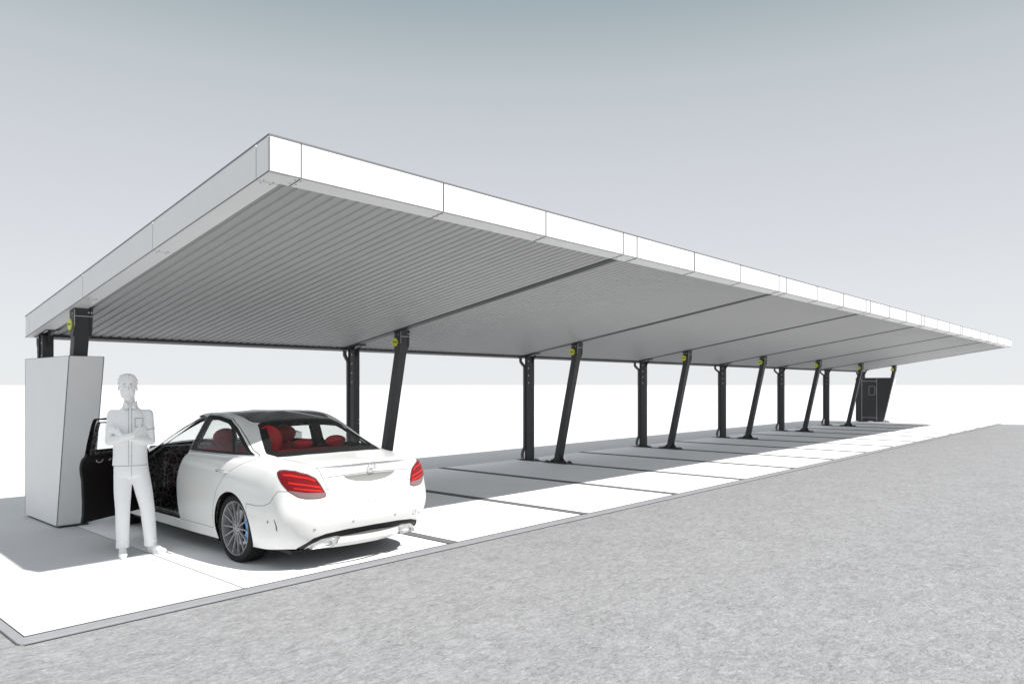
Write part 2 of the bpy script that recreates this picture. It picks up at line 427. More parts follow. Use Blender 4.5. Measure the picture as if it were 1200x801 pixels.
def straight_post():
    t = empty('straight_post')
    p = MB()                                  # H section: flanges facing front/back, web
    w_, d_ = .062, .085
    zt_ = zb(5.03) - .020
    p.box(-w_, w_, -d_, -d_ + .012, .02, zt_); p.box(-w_, w_, d_ - .012, d_, .02, zt_); p.box(-.045, .045, -d_ + .012, d_ - .012, .02, zt_)
    p.build('shaft', 'steel', t, bevel=.002)
    MB().box(-.11, .11, -.20, .20, .0135, .032).build('base_plate', 'steel', t, bevel=.002)
    p = MB()
    for y in (-.17, -.12, .12, .17):
        for x in (-.060, .060): p.cyl((x, y, .030), (0, 0, 1), .016, .02, 6); p.cyl((x, y, .05), (0, 0, 1), .008, .022, 8)
    p.each('anchor_bolt', 'steel', t, per=2)
    p = MB()                                  # head: cap plates bolted to the beam
    z = zt_
    p.add([(x, y, zb(5.03 + y) - .004 + d) for d in (0, .014) for y in (-.26, .22) for x in (-.075, .075)], [(0, 2, 3, 1), (4, 5, 7, 6), (0, 1, 5, 4), (2, 6, 7, 3), (0, 4, 6, 2), (1, 3, 7, 5)])
    p.prism_x([(-d_, z - .16), (-d_, z), (-.20, zb(5.03 - .20) - .008)], -.006, .006)
    p.build('head_plate', 'steel', t)
    p = MB()
    for y in (-.23, -.19, -.14, .13, .17):
        for x in (-.055, .055): p.cyl((x, y, zb(5.03 + y) - .021), (0, 0, 1), .012, .017, 6)
    p.each('head_bolt', 'bolt', t)
    p = MB()
    for i in range(4): p.cyl((-.0455, -.02, z - .10 - .16 * i), (-1, 0, 0), .014, .012, 6)
    for i in range(2): p.cyl((.035, -d_, 1.02 + .07 * i), (0, -1, 0), .008, .006, 8)
    p.each('side_bolt', 'bolt', t)
    p = MB()
    zg = zb(5.2) - .05
    p.tube([(.0, .27, zg + .03), (.0, .265, zg - .05), (-.01, .20, zg - .11), (-.03, .13, zg - .15), (-.03, .122, zg - .20), (-.03, .122, .45), (-.03, .125, .30), (-.035, .17, .20), (-.04, .185, .13), (-.04, .175, .06)], .035, 14)
    p.build('downpipe', 'pipe', t, smooth=True)
    return t

def leaning_post(fr=.30):
    t = empty('leaning_post')                 # local y=0 is v=4.20 at the ground
    V = 4.20
    p = MB()
    ztop = zb(3.70) - .055
    prof = [(4.137 - V, .02), (4.272 - V, .02), (3.781 - V, 2.245), (3.781 - V, zb(3.781) + .0105), (3.62 - V, zb(3.62) + .0105), (3.632 - V, 2.34)]
    p.prism_x(prof, -.082, .070)
    p.build('shaft', 'steel', t, bevel=.004)
    p = MB()                                  # bolted head shoe, slightly wider
    pr2 = [(3.665 - V, 2.25), (3.775 - V, 2.25), (3.775 - V, zb(3.775) + .0085), (3.61 - V, zb(3.61) + .0085), (3.625 - V, 2.33)]
    p.prism_x(pr2, -.096, -.0825); p.prism_x(pr2, .0705, .098)
    p.each('head_cheek_plate', 'steel', t, bevel=.002)
    p = MB()
    for y in (-.46, -.54):
        for x in (-.0965,): p.cyl((x, y, 2.505), (-1, 0, 0), .012, .01, 6)
    for x in (.05, .08):
        p.cyl((x, 3.612 - V, 2.52), (0, -1, 0), .010, .010, 6)
    p.each('head_bolt', 'bolt', t)
    MB().box(-.094, .098, 3.606 - V, 3.6105 - V, 2.472, 2.480).build('seam_strip', 'bolt', t)
    MB().box(-.0975, -.093, 3.606 - V, 3.6105 - V, 2.36, 2.55).build('edge_strip', 'bolt', t)
    # round badge
    d = MB().cyl((-.0965, 3.745 - V, 2.385), (-1, 0, 0), .068, .012, 32).build('round_badge', 'disc', t, smooth=True)
    MB().box(-.1098, -.1087, 3.695 - V, 3.795 - V, 2.378, 2.394).build('badge_bar', 'steel', d)
    p = MB(); p.box(-.12, .12, -fr, .30, .0135, .034); p.build('base_plate', 'steel', t, bevel=.002)
    p = MB()
    if fr > .2: p.prism_x([(-.20, .034), (-.063, .034), (-.09, .20)], -.008, .004)
    p.prism_x([(.21, .034), (.072, .034), (.045, .17)], -.008, .004)
    if fr > .2: p.prism_x([(-.20, .034), (-.10, .034), (-.10, .075), (-.16, .06)], -.07, .06)
    p.prism_x([(.21, .034), (.10, .034), (.10, .075), (.16, .06)], -.07, .06)
    p.each('foot_gusset', 'steel', t)
    p = MB()
    for y in ((-.27, -.235, -.20) if fr > .2 else ()) + (.20, .235, .27):
        for x in (-.09, .09): p.cyl((x, y, .032), (0, 0, 1), .015, .02, 6); p.cyl((x, y, .05), (0, 0, 1), .008, .025, 8)
    p.each('anchor_bolt', 'steel', t, per=2)
    return t

order = ['first', 'second', 'third', 'fourth', 'fifth', 'sixth', 'seventh', 'eighth']
A0 = straight_post(); BS = leaning_post(.13); B0 = leaning_post()
for k in range(8):
    a = A0 if k == 0 else copy_tree(A0); b_ = BS if k == 0 else B0 if k == 1 else copy_tree(B0)
    a.location = (CU[k] + .03, 5.03, 0); b_.location = (CU[k] + (.012), 4.20, 0)
    if k == 0:
        la = 'dark straight post whose top rises out of the pale near cabinet'; lb = 'dark leaning post with yellow disc rising out of the pale near cabinet'
    elif k == 7:
        la = 'dark straight post whose top rises out of the far dark cabinet'; lb = 'small dark leaning post with yellow disc rising out of the far dark cabinet'
    elif k == 1:
        la = 'tall dark straight post behind the white car with downpipe'; lb = 'broad dark leaning post with yellow disc right behind the white car boot'
    else:
        n_ = order[k - 2]
        la = f'dark straight post with downpipe, {n_} free-standing one right of the white car'
        lb = f'dark leaning post with yellow disc, {n_} free-standing one right of the white car'
    tag(a, la, 'post', 'straight rear posts of the carport'); tag(b_, lb, 'post', 'leaning front posts of the carport')

# ------------------------------------------------------------------ cabinets
def cabinet(u0, u1, dark, name, label):
    t = empty(name, (u0, 4.2, 0)); tag(t, label, 'cabinet')
    O = Vector((u0, 4.2, 0))
    f0, f1, bk, h = 4.085, 3.645, 5.29, 2.02
    def P(mb, n, m_, **k):
        mb.v = [tuple(Vector(q) - O) for q in mb.v]; return mb.build(n, m_, t, **k)
    lean = lambda z: f0 + (f1 - f0) * z / h
    z0 = .035
    th = .025
    P(MB().prism_x([(lean(z0) + th + .001, z0), (bk, z0), (bk, h), (f1 + th + .001, h)], u0, u0 + .02), 'side_panel', 'steel' if dark else 'cab', bevel=.002)
    P(MB().prism_x([(lean(z0) + th + .001, z0), (bk, z0), (bk, h), (f1 + th + .001, h)], u1 - .02, u1), 'side_panel', 'steel' if dark else 'cab', bevel=.002)
    P(MB().prism_x([(lean(z0), z0), (lean(z0) + th, z0), (f1 + th, h), (f1, h)], u0, u1), 'front_panel', 'cabw' if dark else 'cab', bevel=.002)
    P(MB().box(u0 + .021, u1 - .021, bk - .02, bk, z0, h), 'back_panel', 'cab')
    e = .035 if dark else .007
    for a, b_ in ((u0 - .002, u0 + e), (u1 - e, u1 + .002)):
        P(MB().prism_x([(lean(z0) - .002, z0), (lean(z0) + .0005, z0), (f1 + .0005, h), (f1 - .002, h)], a, b_), 'edge_profile', 'edge')
    P(MB().box(u0 + e + .001, u1 - e - .001, f1 - .003, f1 + .004, h + .0005, h + .004), 'edge_profile', 'edge')
    P(MB().box(u0 - .002, u0 + .004, f1, bk, h + .0005, h + .004), 'edge_profile', 'edge')
    P(MB().box(u0 - .0022, u0 + .004, bk + .0005, bk + .003, z0, h), 'edge_profile', 'edge')
    # top sheets leave room for the posts
    p = MB(); p.box(u0 + .021, u1 - .021, f1 + .26, 4.9, h - .02, h - .002); p.box(u0 + .021, u1 - .021, 5.13, bk - .02, h - .02, h - .002)
    P(p, 'top_panel', 'cab')
    P(MB().box(u0 + .03 if not dark else u0 + .03, u1 - .03, lean(0) - .02, 4.55, .0145, .031), 'base_plate', 'steel')
    if dark:
        d = P(MB().box(u0 - .006, u0 - .001, 4.40, 5.02, .22, 1.86), 'door', 'steel', bevel=.001)
        p = MB(); w_ = .012
        for a in (4.38, 5.02): p.box(u0 - .004, u0 - .0005, a, a + w_, .05, 2.0)
        for z in (.20, 1.865): p.box(u0 - .0045, u0 - .001, 4.392, 5.02, z, z + w_)
        P(p, 'door_frame', 'silver')
        # rounded window outline
        pts = []
        for cx_, cz_, a0 in ((4.66, 1.58, 0), (4.52, 1.58, 90), (4.52, 1.30, 180), (4.66, 1.30, 270)):
            for i in range(5):
                a = R(a0 + 90 * i / 4); pts.append((u0 - .009, cx_ + .06 * math.cos(a), cz_ + .06 * math.sin(a)))
        P(MB().tube(pts, .006, 6, closed=True), 'door_window_frame', 'silver')
    return t
cabinet(1.375, 1.745, False, 'equipment_cabinet', 'pale grey slanted cabinet enclosing the foot of the near post pair, left of the man')
cabinet(CU[7] - .13, CU[7] + .24, True, 'equipment_cabinet', 'dark grey cabinet with door and white slanted front at the far end of the carport')
# ------------------------------------------------------------------ car
# local axes: x forward, y left, z up; origin on the ground under the rear axle
RINGS = [
 [(-.93,0,.235),(-.925,.3,.23),(-.87,.58,.22),(-.70,.76,.215),(-.55,.83,.205),(-.36,.85,.20),(0,.86,.19),(.4,.86,.185),(.9,.86,.18),(1.4,.86,.18),(1.9,.86,.18),(2.3,.86,.18),(2.84,.86,.18),(3.15,.82,.19),(3.38,.70,.19),(3.52,.4,.19),(3.56,0,.19)],
 [(-1.01,0,.36),(-.995,.31,.36),(-.935,.62,.355),(-.77,.795,.35),(-.60,.86,.345),(-.37,.885,.34),(0,.895,.34),(.4,.885,.32),(.9,.88,.31),(1.4,.88,.31),(1.9,.88,.31),(2.3,.885,.32),(2.84,.895,.34),(3.17,.86,.36),(3.42,.72,.36),(3.57,.4,.36),(3.61,0,.36)],
 [(-1.05,0,.52),(-1.035,.31,.52),(-.965,.63,.52),(-.815,.825,.52),(-.62,.875,.52),(-.38,.905,.52),(0,.915,.52),(.4,.90,.50),(.9,.895,.50),(1.4,.895,.50),(1.9,.895,.50),(2.3,.90,.50),(2.84,.91,.52),(3.18,.87,.52),(3.44,.72,.52),(3.60,.4,.52),(3.64,0,.52)],
 [(-1.0,0,.70),(-.985,.31,.70),(-.925,.61,.70),(-.80,.815,.70),(-.62,.875,.70),(-.38,.90,.70),(0,.912,.70),(.4,.907,.69),(.9,.90,.68),(1.4,.90,.68),(1.9,.90,.68),(2.3,.902,.68),(2.84,.905,.68),(3.15,.865,.67),(3.40,.73,.66),(3.57,.4,.67),(3.61,0,.67)],
 [(-.965,0,.83),(-.955,.30,.83),(-.90,.585,.83),(-.80,.785,.83),(-.62,.852,.83),(-.38,.878,.835),(0,.895,.84),(.4,.897,.835),(.9,.892,.83),(1.4,.888,.825),(1.9,.885,.82),(2.3,.882,.81),(2.84,.88,.79),(3.1,.83,.77),(3.33,.70,.74),(3.5,.4,.75),(3.55,0,.77)],
 [(-.985,0,.935),(-.965,.29,.932),(-.895,.55,.925),(-.785,.725,.92),(-.61,.795,.925),(-.38,.82,.93),(0,.845,.935),(.4,.855,.935),(.9,.855,.93),(1.4,.85,.92),(1.9,.845,.91),(2.3,.835,.90),(2.75,.80,.87),(3.0,.74,.84),(3.2,.62,.81),(3.35,.35,.82),(3.40,0,.83)],
 [(-.955,0,.985),(-.93,.28,.98),(-.855,.51,.972),(-.71,.63,.968),(-.56,.695,.97),(-.36,.75,.972),(0,.795,.972),(.4,.818,.972),(.9,.822,.965),(1.4,.818,.955),(1.9,.81,.945),(2.25,.795,.935),(2.6,.74,.915),(2.8,.66,.90),(2.95,.5,.90),(3.05,.28,.91),(3.08,0,.915)],
 [(-.40,0,1.035),(-.39,.3,1.03),(-.35,.52,1.02),(-.29,.63,1.01),(-.21,.70,1.005),(-.08,.75,1.0),(.12,.782,.998),(.45,.80,.995),(.9,.803,.99),(1.4,.797,.985),(1.8,.787,.978),(2.05,.762,.975),(2.2,.68,.98),(2.3,.55,.985),(2.37,.4,.99),(2.42,.2,.995),(2.44,0,1.0)],
 [(-.115,0,1.17),(-.105,.28,1.165),(-.065,.47,1.15),(-.01,.565,1.135),(.06,.63,1.13),(.15,.680,1.135),(.30,.71,1.15),(.55,.728,1.157),(.9,.733,1.162),(1.35,.726,1.160),(1.62,.70,1.145),(1.78,.675,1.13),(1.88,.61,1.13),(1.97,.5,1.135),(2.03,.36,1.145),(2.07,.18,1.15),(2.08,0,1.155)],
 [(.20,0,1.31),(.21,.25,1.305),(.24,.42,1.29),(.29,.495,1.28),(.34,.54,1.275),(.42,.580,1.305),(.55,.605,1.330),(.72,.62,1.352),(.95,.625,1.368),(1.2,.615,1.360),(1.32,.597,1.345),(1.40,.568,1.330),(1.46,.52,1.315),(1.51,.44,1.32),(1.54,.32,1.33),(1.56,.16,1.34),(1.57,0,1.34)],
 [(.40,0,1.362),(.41,.2,1.358),(.43,.31,1.35),(.46,.37,1.345),(.50,.41,1.345),(.56,.45,1.362),(.66,.465,1.380),(.78,.47,1.392),(.93,.47,1.398),(1.1,.465,1.393),(1.2,.45,1.384),(1.26,.425,1.374),(1.31,.38,1.367),(1.35,.32,1.37),(1.37,.23,1.375),(1.385,.12,1.38),(1.39,0,1.38)],
 [(.60+.04*i,0,1.410) for i in range(17)],
]
NT, NS = len(RINGS), 17
CP = np.array(RINGS)                                   # t, s, xyz
def crom(A, i, f):
    """Catmull-Rom along axis 0 of padded A (index i+1 is control i)"""
    p0, p1, p2, p3 = A[i], A[i + 1], A[i + 2], A[i + 3]
    return .5 * ((2 * p1) + (-p0 + p2) * f + (2 * p0 - 5 * p1 + 4 * p2 - p3) * f ** 2 + (-p0 + 3 * p1 - 3 * p2 + p3) * f ** 3)
def car_point_grid(ds=14, dt=10):
    fl = np.array([1, -1, 1.0])
    P = np.concatenate([CP[:, 1:2] * fl, CP, CP[:, -2:-1] * fl], axis=1)       # mirror in s
    S = [(i, k / ds) for i in range(NS - 1) for k in range(ds)] + [(NS - 2, 1.0)]
    Pt = np.transpose(P, (1, 0, 2))
    rows = np.array([crom(Pt, i, f) for i, f in S])                            # s, t, xyz
    rows = np.transpose(rows, (1, 0, 2))                                       # t, s, xyz
    first = 2 * rows[0:1] - rows[1:2]; last = rows[-2:-1] * fl
    Q = np.concatenate([first, rows, last], axis=0)
    T = [(i, k / dt) for i in range(NT - 1) for k in range(dt)] + [(NT - 2, 1.0)]
    G_ = np.array([crom(Q, i, f) for i, f in T])
    G_[:, 0, 1] = 0; G_[:, -1, 1] = 0; G_[-1, :, 1] = 0
    tv = np.array([i + f for i, f in T]); sv = np.array([i + f for i, f in S])
    return G_, tv, sv
Gd, tv, sv = car_point_grid()
def grid_normals(Gd):
    ds_ = np.gradient(Gd, axis=1); dt_ = np.gradient(Gd, axis=0)
    n = np.cross(dt_, ds_); l = np.linalg.norm(n, axis=2, keepdims=True); n = n / np.maximum(l, 1e-9)
    n[:, 0, 1] = 0; n[:, -1, 1] = 0; n[-1] = (0, 0, 1)
    n /= np.maximum(np.linalg.norm(n, axis=2, keepdims=True), 1e-9)
    return n
Nd = grid_normals(Gd)
# make sure normals look outwards
if Nd[20, 100, 1] < 0: Nd = -Nd
Nd[-1] = (0, 0, 1)
nt_, ns_ = Gd.shape[:2]
VA = np.concatenate([Gd.reshape(-1, 3), Nd.reshape(-1, 3), np.repeat(sv[None], nt_, 0).reshape(-1, 1), np.repeat(tv[:, None], ns_, 1).reshape(-1, 1)], axis=1)   # x y z nx ny nz s t
FA = []
for j in range(nt_ - 1):
    for i in range(ns_ - 1):
        a = j * ns_ + i; b_ = a + 1; c = a + ns_ + 1; d = a + ns_
        FA.append((a, b_, c)); FA.append((a, c, d))
FA = np.array(FA)

def compact(V, F):
    if len(F) == 0: return V[:0], F
    used = np.unique(F); m_ = -np.ones(len(V), int); m_[used] = np.arange(len(used)); return V[used], m_[F]
def cut(mesh, gfun):
    """split a triangle mesh along g=0; returns (g<0, g>0)"""
    V, F = mesh
    if len(F) == 0: return (V, F), (V, F)
    g_ = gfun(V); g_ = np.where(np.abs(g_) < 1e-6, 1e-6, g_)
    neg = g_ < 0; cnt = neg[F].sum(1)
    fin = F[cnt == 3]; fout = F[cnt == 0]; mix = F[(cnt > 0) & (cnt < 3)]
    newv = []; cache = {}; ni = []; no = []; base = len(V)
    def mid(a, b_):
        k = (a, b_) if a < b_ else (b_, a)
        if k not in cache:
            a, b2 = k; f = g_[a] / (g_[a] - g_[b2]); cache[k] = base + len(newv); newv.append(V[a] + (V[b2] - V[a]) * f)
        return cache[k]
    for tri in mix:
        tri = [int(x) for x in tri]
        for r in range(3):
            a, b_, c = tri[r], tri[(r + 1) % 3], tri[(r + 2) % 3]
            if neg[a] != neg[b_] and neg[a] != neg[c]:
                p = mid(a, b_); q = mid(a, c)
                one = [(a, p, q)]; two = [(p, b_, c), (p, c, q)]
                if neg[a]: ni += one; no += two
                else: no += one; ni += two
                break
    if newv: V = np.concatenate([V, np.array(newv)])
    fi = np.concatenate([fin, np.array(ni, int).reshape(-1, 3)]); fo = np.concatenate([fout, np.array(no, int).reshape(-1, 3)])
    return compact(V, fi), compact(V, fo)
def poly_sdf(px, py, poly, r=0):
    poly = np.array(poly, float); n = len(poly); d = np.full(px.shape, 1e9); ins = np.zeros(px.shape, bool)
    for i in range(n):
        ax, ay = poly[i]; bx, by = poly[(i + 1) % n]; ex, ey = bx - ax, by - ay
        wx, wy = px - ax, py - ay; t_ = np.clip((wx * ex + wy * ey) / (ex * ex + ey * ey + 1e-12), 0, 1)
        d = np.minimum(d, np.hypot(wx - ex * t_, wy - ey * t_))
        c = ((ay > py) != (by > py)); xi = ax + (py - ay) / np.where(abs(by - ay) < 1e-12, 1e-12, by - ay) * ex
        ins ^= c & (px < xi)
    return np.where(ins, -d, d) - r
def line_sdf(px, py, pl):
    d = np.full(px.shape, 1e9)
    for (ax, ay), (bx, by) in zip(pl[:-1], pl[1:]):
        ex, ey = bx - ax, by - ay; wx, wy = px - ax, py - ay; t_ = np.clip((wx * ex + wy * ey) / (ex * ex + ey * ey + 1e-12), 0, 1)
        d = np.minimum(d, np.hypot(wx - ex * t_, wy - ey * t_))
    return d
def smooth_poly(pts, n=6, closed=True):
    P = [np.array(p, float) for p in pts]; out_ = []; m_ = len(P)
    for i in range(m_ if closed else m_ - 1):
        g4 = [P[(i + k) % m_] if closed else P[min(max(i + k, 0), m_ - 1)] for k in (-1, 0, 1, 2)]
        for j in range(n):
            out_.append(tuple(crom(g4, 0, j / n)))
    if not closed: out_.append(tuple(P[-1]))
    return out_
INF = 9.0
def region(axes, poly, cond=None, r=0):
    """signed function for cut(): axes 'xz','yz','xy','wz'; vertices failing cond count as outside"""
    def fn(V):
        A = {'x': V[:, 0], 'y': V[:, 1], 'z': V[:, 2], 'w': V[:, 0] + V[:, 1], 's': V[:, 6], 't': V[:, 7]}
        g_ = poly_sdf(A[axes[0]], A[axes[1]], poly, r)
        if cond is not None: g_ = np.where(cond(V), g_, np.maximum(np.abs(g_), .02) )
        return g_
    return fn
def off(fn, d): return lambda V: fn(V) + d

def emit(name, mesh, mats, parent, mirror=False, both=False, thick=0, shift=0, origin=None, inner=None):
    """turn a cut mesh into an object; both=True adds its mirror image into the same mesh; thick makes a closed sheet"""
    V, F = mesh
    if len(F) == 0: return None
    def side(sg):
        P = V[:, :3].copy(); N = V[:, 3:6].copy(); P = P + N * shift
        P[:, 1] *= sg; N[:, 1] *= sg; f = F[:, ::-1] if sg > 0 else F
        return P, N, f
    vs, nn, ff, mi = [], [], [], []
    b0_ = 0
    for sg in ([1, -1] if both else ([-1] if mirror else [1])):
        P, N, f = side(sg)
        vs.append(P); nn.append(N); ff += [tuple(int(x) + b0_ for x in q) for q in f]; mi += [0] * len(f); n0 = b0_; b0_ += len(P)
        if thick:
            vs.append(P - N * thick); nn.append(-N); ff += [tuple(int(x) + b0_ for x in q[::-1]) for q in f]; mi += [1] * len(f)
            ed = {}
            for q in f:
                for k in range(3):
                    a, b_ = int(q[k]), int(q[(k + 1) % 3])
                    if (b_, a) in ed: del ed[(b_, a)]
                    else: ed[(a, b_)] = 1
            for a, b_ in ed:
                ff.append((b_ + n0, a + n0, a + b0_, b_ + b0_)); mi.append(1)
            b0_ += len(P)
    P = np.concatenate(vs); N = np.concatenate(nn)
    O = np.array(origin if origin else (0, 0, 0)); P = P - O
    me = bpy.data.meshes.new(name); me.from_pydata(P.tolist(), [], ff)
    for m_ in mats: me.materials.append(M[m_])
    me.polygons.foreach_set('material_index', [min(i, len(mats) - 1) for i in mi]); me.polygons.foreach_set('use_smooth', [len(q) == 3 for q in ff])
    me.update(); me.validate()
    if len(me.vertices) == len(N): me.normals_split_custom_set_from_vertices(N.tolist())
    o_ = link(bpy.data.objects.new(name, me)); o_.parent = parent
    if origin: o_.location = origin
    return o_

car = empty('car', (2.84, .98, 0), R(90))
tag(car, 'white four-door saloon car with open front door, black roof and red seats', 'car')

W = (VA, FA)
FWB = 2.84
side_ok = lambda V: (V[:, 1] > .45) & (V[:, 7] < 5.2)
arch = lambda cx: (lambda V: np.where((V[:, 1] > .45) & (V[:, 7] < 5.5), np.hypot(V[:, 0] - cx, (V[:, 2] - .328)) - .352, 5.0))
_, W = cut(W, arch(0.0)); _, W = cut(W, arch(FWB))
lin_src = W                                              # for the inner lining
# --- openings
gh = lambda V: (V[:, 7] > 6.4) & (V[:, 7] < 9.6) & (V[:, 6] > 3.2) & (V[:, 6] < 12.2)
# bottom line of the side windows
winline = [(-.14, 1.03), (.12, 1.022), (.9, 1.015), (1.4, 1.01), (1.95, 1.0)]
front_win = [(1.175, 1.03), (1.90, 1.02), (1.73, 1.12), (1.56, 1.215), (1.40, 1.275), (1.22, 1.305), (1.09, 1.312)]
rear_win = [(.225, 1.035), (.995, 1.03), (.935, 1.313), (.80, 1.31), (.60, 1.285), (.47, 1.24), (.345, 1.15)]
quarter = [(-.075, 1.035), (.19, 1.035), (.305, 1.15), (.43, 1.24), (.36, 1.205), (.20, 1.13), (.05, 1.06)]
dlo = [(-.13, 1.015), (.3, 1.008), (1.12, 1.003), (1.99, .995), (1.80, 1.11), (1.58, 1.23), (1.40, 1.297), (1.22, 1.328), (.95, 1.338), (.78, 1.334), (.57, 1.306), (.38, 1.238), (.14, 1.122), (-.02, 1.05)]
fd_low = [(1.135, .285), (1.165, .36), (1.18, .50), (1.175, .70), (1.125, .88), (1.105, 1.00), (1.03, 1.325)]
up = lambda P: [(x, z if z < 1.03 else 1.03 + (z - 1.03) * 1.11) for x, z in P]
front_win, rear_win, quarter, dlo = up(front_win), up(rear_win), up(quarter), up(dlo)
front_door = fd_low + [(1.22, 1.332), (1.41, 1.302), (1.59, 1.235), (1.81, 1.115), (2.02, .975), (2.11, .86), (2.13, .62), (2.10, .40), (2.06, .285)]
rear_door = [(.375, .285), (.385, .40), (.35, .52), (.27, .68), (.12, .83), (-.06, .93), (-.19, 1.0), (-.155, 1.025), (-.03, 1.062), (.13, 1.134), (.375, 1.248), (.565, 1.315), (.775, 1.343), (1.02, 1.345)] + [(x + .0 - .008, z) for x, z in fd_low[::-1][1:]]
front_door, rear_door = up(front_door), up(rear_door)
dok = lambda V: (V[:, 1] > .45) & (V[:, 7] < 9.75) & (V[:, 6] > 3.5)
fdoor, W = cut(W, region('xz', front_door, dok))
rdoor, W = cut(W, region('xz', rear_door, dok))
gapw = .0042
def shrink(m_, fn): return cut(m_, off(fn, gapw))[0]
fdoor = shrink(fdoor, region('xz', front_door, dok)); rdoor = shrink(rdoor, region('xz', rear_door, dok))
def windows(m_, polys):
    outl = []
    for p in polys:
        gl_, m_ = cut(m_, region('xz', p, gh)); outl.append(gl_)
    return m_, outl
fdoor, (fglass,) = windows(fdoor, [front_win])
rdoor, (rglass, qglass) = windows(rdoor, [rear_win, quarter])
fblack, fdoor = cut(fdoor, region('xz', dlo, gh)); rblack, rdoor = cut(rdoor, region('xz', dlo, gh))
# rear and front screens
rs_out = [(-.01, 1.028), (.0, 1.024), (.35, 1.02), (.60, 1.008), (.645, 1.03), (.60, 1.10), (.52, 1.22), (.475, 1.285), (.43, 1.305), (.25, 1.325), (-.01, 1.335)]
rs_in = [(-.01, 1.062), (.35, 1.055), (.54, 1.045), (.575, 1.06), (.53, 1.12), (.455, 1.235), (.42, 1.272), (.25, 1.292), (-.01, 1.298)]
rcond = lambda V: (V[:, 0] < .75) & (V[:, 7] > 6.5) & (V[:, 6] < 4.6)
rear_frame, W = cut(W, region('yz', rs_out, rcond)); rear_glass, rear_frame = cut(rear_frame, region('yz', rs_in, rcond))
fcond = lambda V: (V[:, 0] > 1.3) & (V[:, 7] > 6.9) & (V[:, 6] > 11.4)
ws = [(-.01, 1.02), (.35, 1.015), (.60, 1.0), (.66, 1.02), (.56, 1.2), (.47, 1.31), (-.01, 1.33)]
wind, W = cut(W, region('yz', ws, fcond))
rp = [(.18, -.01), (.22, .25), (.27, .42), (.36, .475), (.6, .50), (.95, .51), (1.25, .495), (1.42, .46), (1.50, .35), (1.535, .2), (1.545, -.01)]
roofp, W = cut(W, region('xy', rp, lambda V: V[:, 7] > 8.6))
# boot lid, bonnet, lamps, bumper, diffuser
tl = [(-.01, .60), (.24, .603), (.34, .622), (.42, .68), (.475, .77), (.505, .85), (.53, .92), (.575, .975), (.605, .995), (.615, 1.02), (.60, 1.10), (-.01, 1.10)]
tcond = lambda V: (V[:, 0] < -.22)
lid, W = cut(W, region('yz', tl, tcond)); lid = shrink(lid, region('yz', tl, tcond))
lamp = [(.150, .905), (.125, .925), (.05, .932), (-.10, .925), (-.25, .895), (-.345, .855), (-.40, .80), (-.475, .705), (-.470, .680), (-.40, .668), (-.25, .672), (-.15, .690), (-.03, .745), (.06, .81), (.12, .865)]
lcond = lambda V: (V[:, 0] < -.5) & (V[:, 1] > .3)
lampm, W = cut(W, region('wz', lamp, lcond)); lamprim = lampm
lampm, lamprim = cut(lampm, off(region('wz', lamp, lcond), .010))
bars = []
for bpoly in ([(-.34, .838), (-.25, .866), (-.05, .892), (.05, .892), (.05, .878), (-.05, .876), (-.25, .848), (-.34, .818)], [(-.40, .778), (-.25, .802), (-.02, .832), (-.02, .816), (-.25, .786), (-.41, .758)], [(-.435, .742), (-.25, .762), (-.08, .782), (-.09, .768), (-.25, .746), (-.435, .724)]):
    b1, lampm = cut(lampm, region('wz', bpoly, lcond)); bars.append(b1)
lband, lampm = cut(lampm, region('wz', [(-.6, .715), (-.25, .728), (-.04, .755), (.1, .60), (-.6, .60)], lcond))
# diffuser strip and tips
df = [(-.01, .375), (.30, .370), (.50, .352), (.60, .322), (.68, .235), (.70, .20), (.655, .20), (.60, .255), (.52, .298), (.38, .312), (.34, .300), (-.01, .312)]
dcond = lambda V: (V[:, 0] < -.6)
diff, W = cut(W, region('yz', df, dcond))
sil = [(-.01, .312), (.34, .300), (.38, .312), (.52, .298), (.60, .255), (.64, .20), (-.01, .19)]
silm, W = cut(W, region('yz', sil, dcond))
bump_line = [(-.30, .605), (-.46, .600), (-.60, .615), (-.70, .655), (-.735, .72)]
bonnet_p = [(2.14, -.01), (2.14, .70), (2.5, .715), (3.0, .60), (3.22, .42), (3.28, -.01)]
bcond = lambda V: (V[:, 7] > 4.6) & (V[:, 7] < 7.05)
bonnet, W = cut(W, region('xy', bonnet_p, bcond)); bonnet = shrink(bonnet, region('xy', bonnet_p, bcond))
hl = [(3.22, .60), (3.10, .72), (2.86, .80), (3.0, .68), (3.15, .60)]
hlm, W = cut(W, region('xz', [(2.90, .80), (3.12, .79), (3.36, .74), (3.42, .66), (3.30, .62), (3.10, .68)], lambda V: (V[:, 0] > 2.7) & (V[:, 1] > .3)))
grille, W = cut(W, region('yz', [(-.01, .74), (.36, .72), (.42, .62), (.36, .48), (-.01, .46)], lambda V: V[:, 0] > 3.2))
intake, W = cut(W, region('yz', [(-.01, .40), (.62, .42), (.68, .32), (.55, .24), (-.01, .24)], lambda V: V[:, 0] > 3.0))
# bumper skin separated from the quarter panel by a shut line
bumper_reg = [(-.30, .15), (-.30, .605), (-.46, .600), (-.58, .612), (-.66, .645), (-.70, .70), (-.74, .75), (-1.3, .75), (-1.3, .1)]
def bumper_fn(V):
    g_ = poly_sdf(V[:, 0], V[:, 2], bumper_reg); return np.where(V[:, 0] < 0, g_, np.abs(g_) + .1)
# behind the lamp the shut line follows the boot opening: limit with height
bumper, W = cut(W, lambda V: np.where((V[:, 0] < -.2), np.maximum(poly_sdf(V[:, 0], V[:, 2], bumper_reg), -5), 5.0))
bumper = cut(bumper, lambda V: poly_sdf(V[:, 0], V[:, 2], bumper_reg) + .0045)[0]

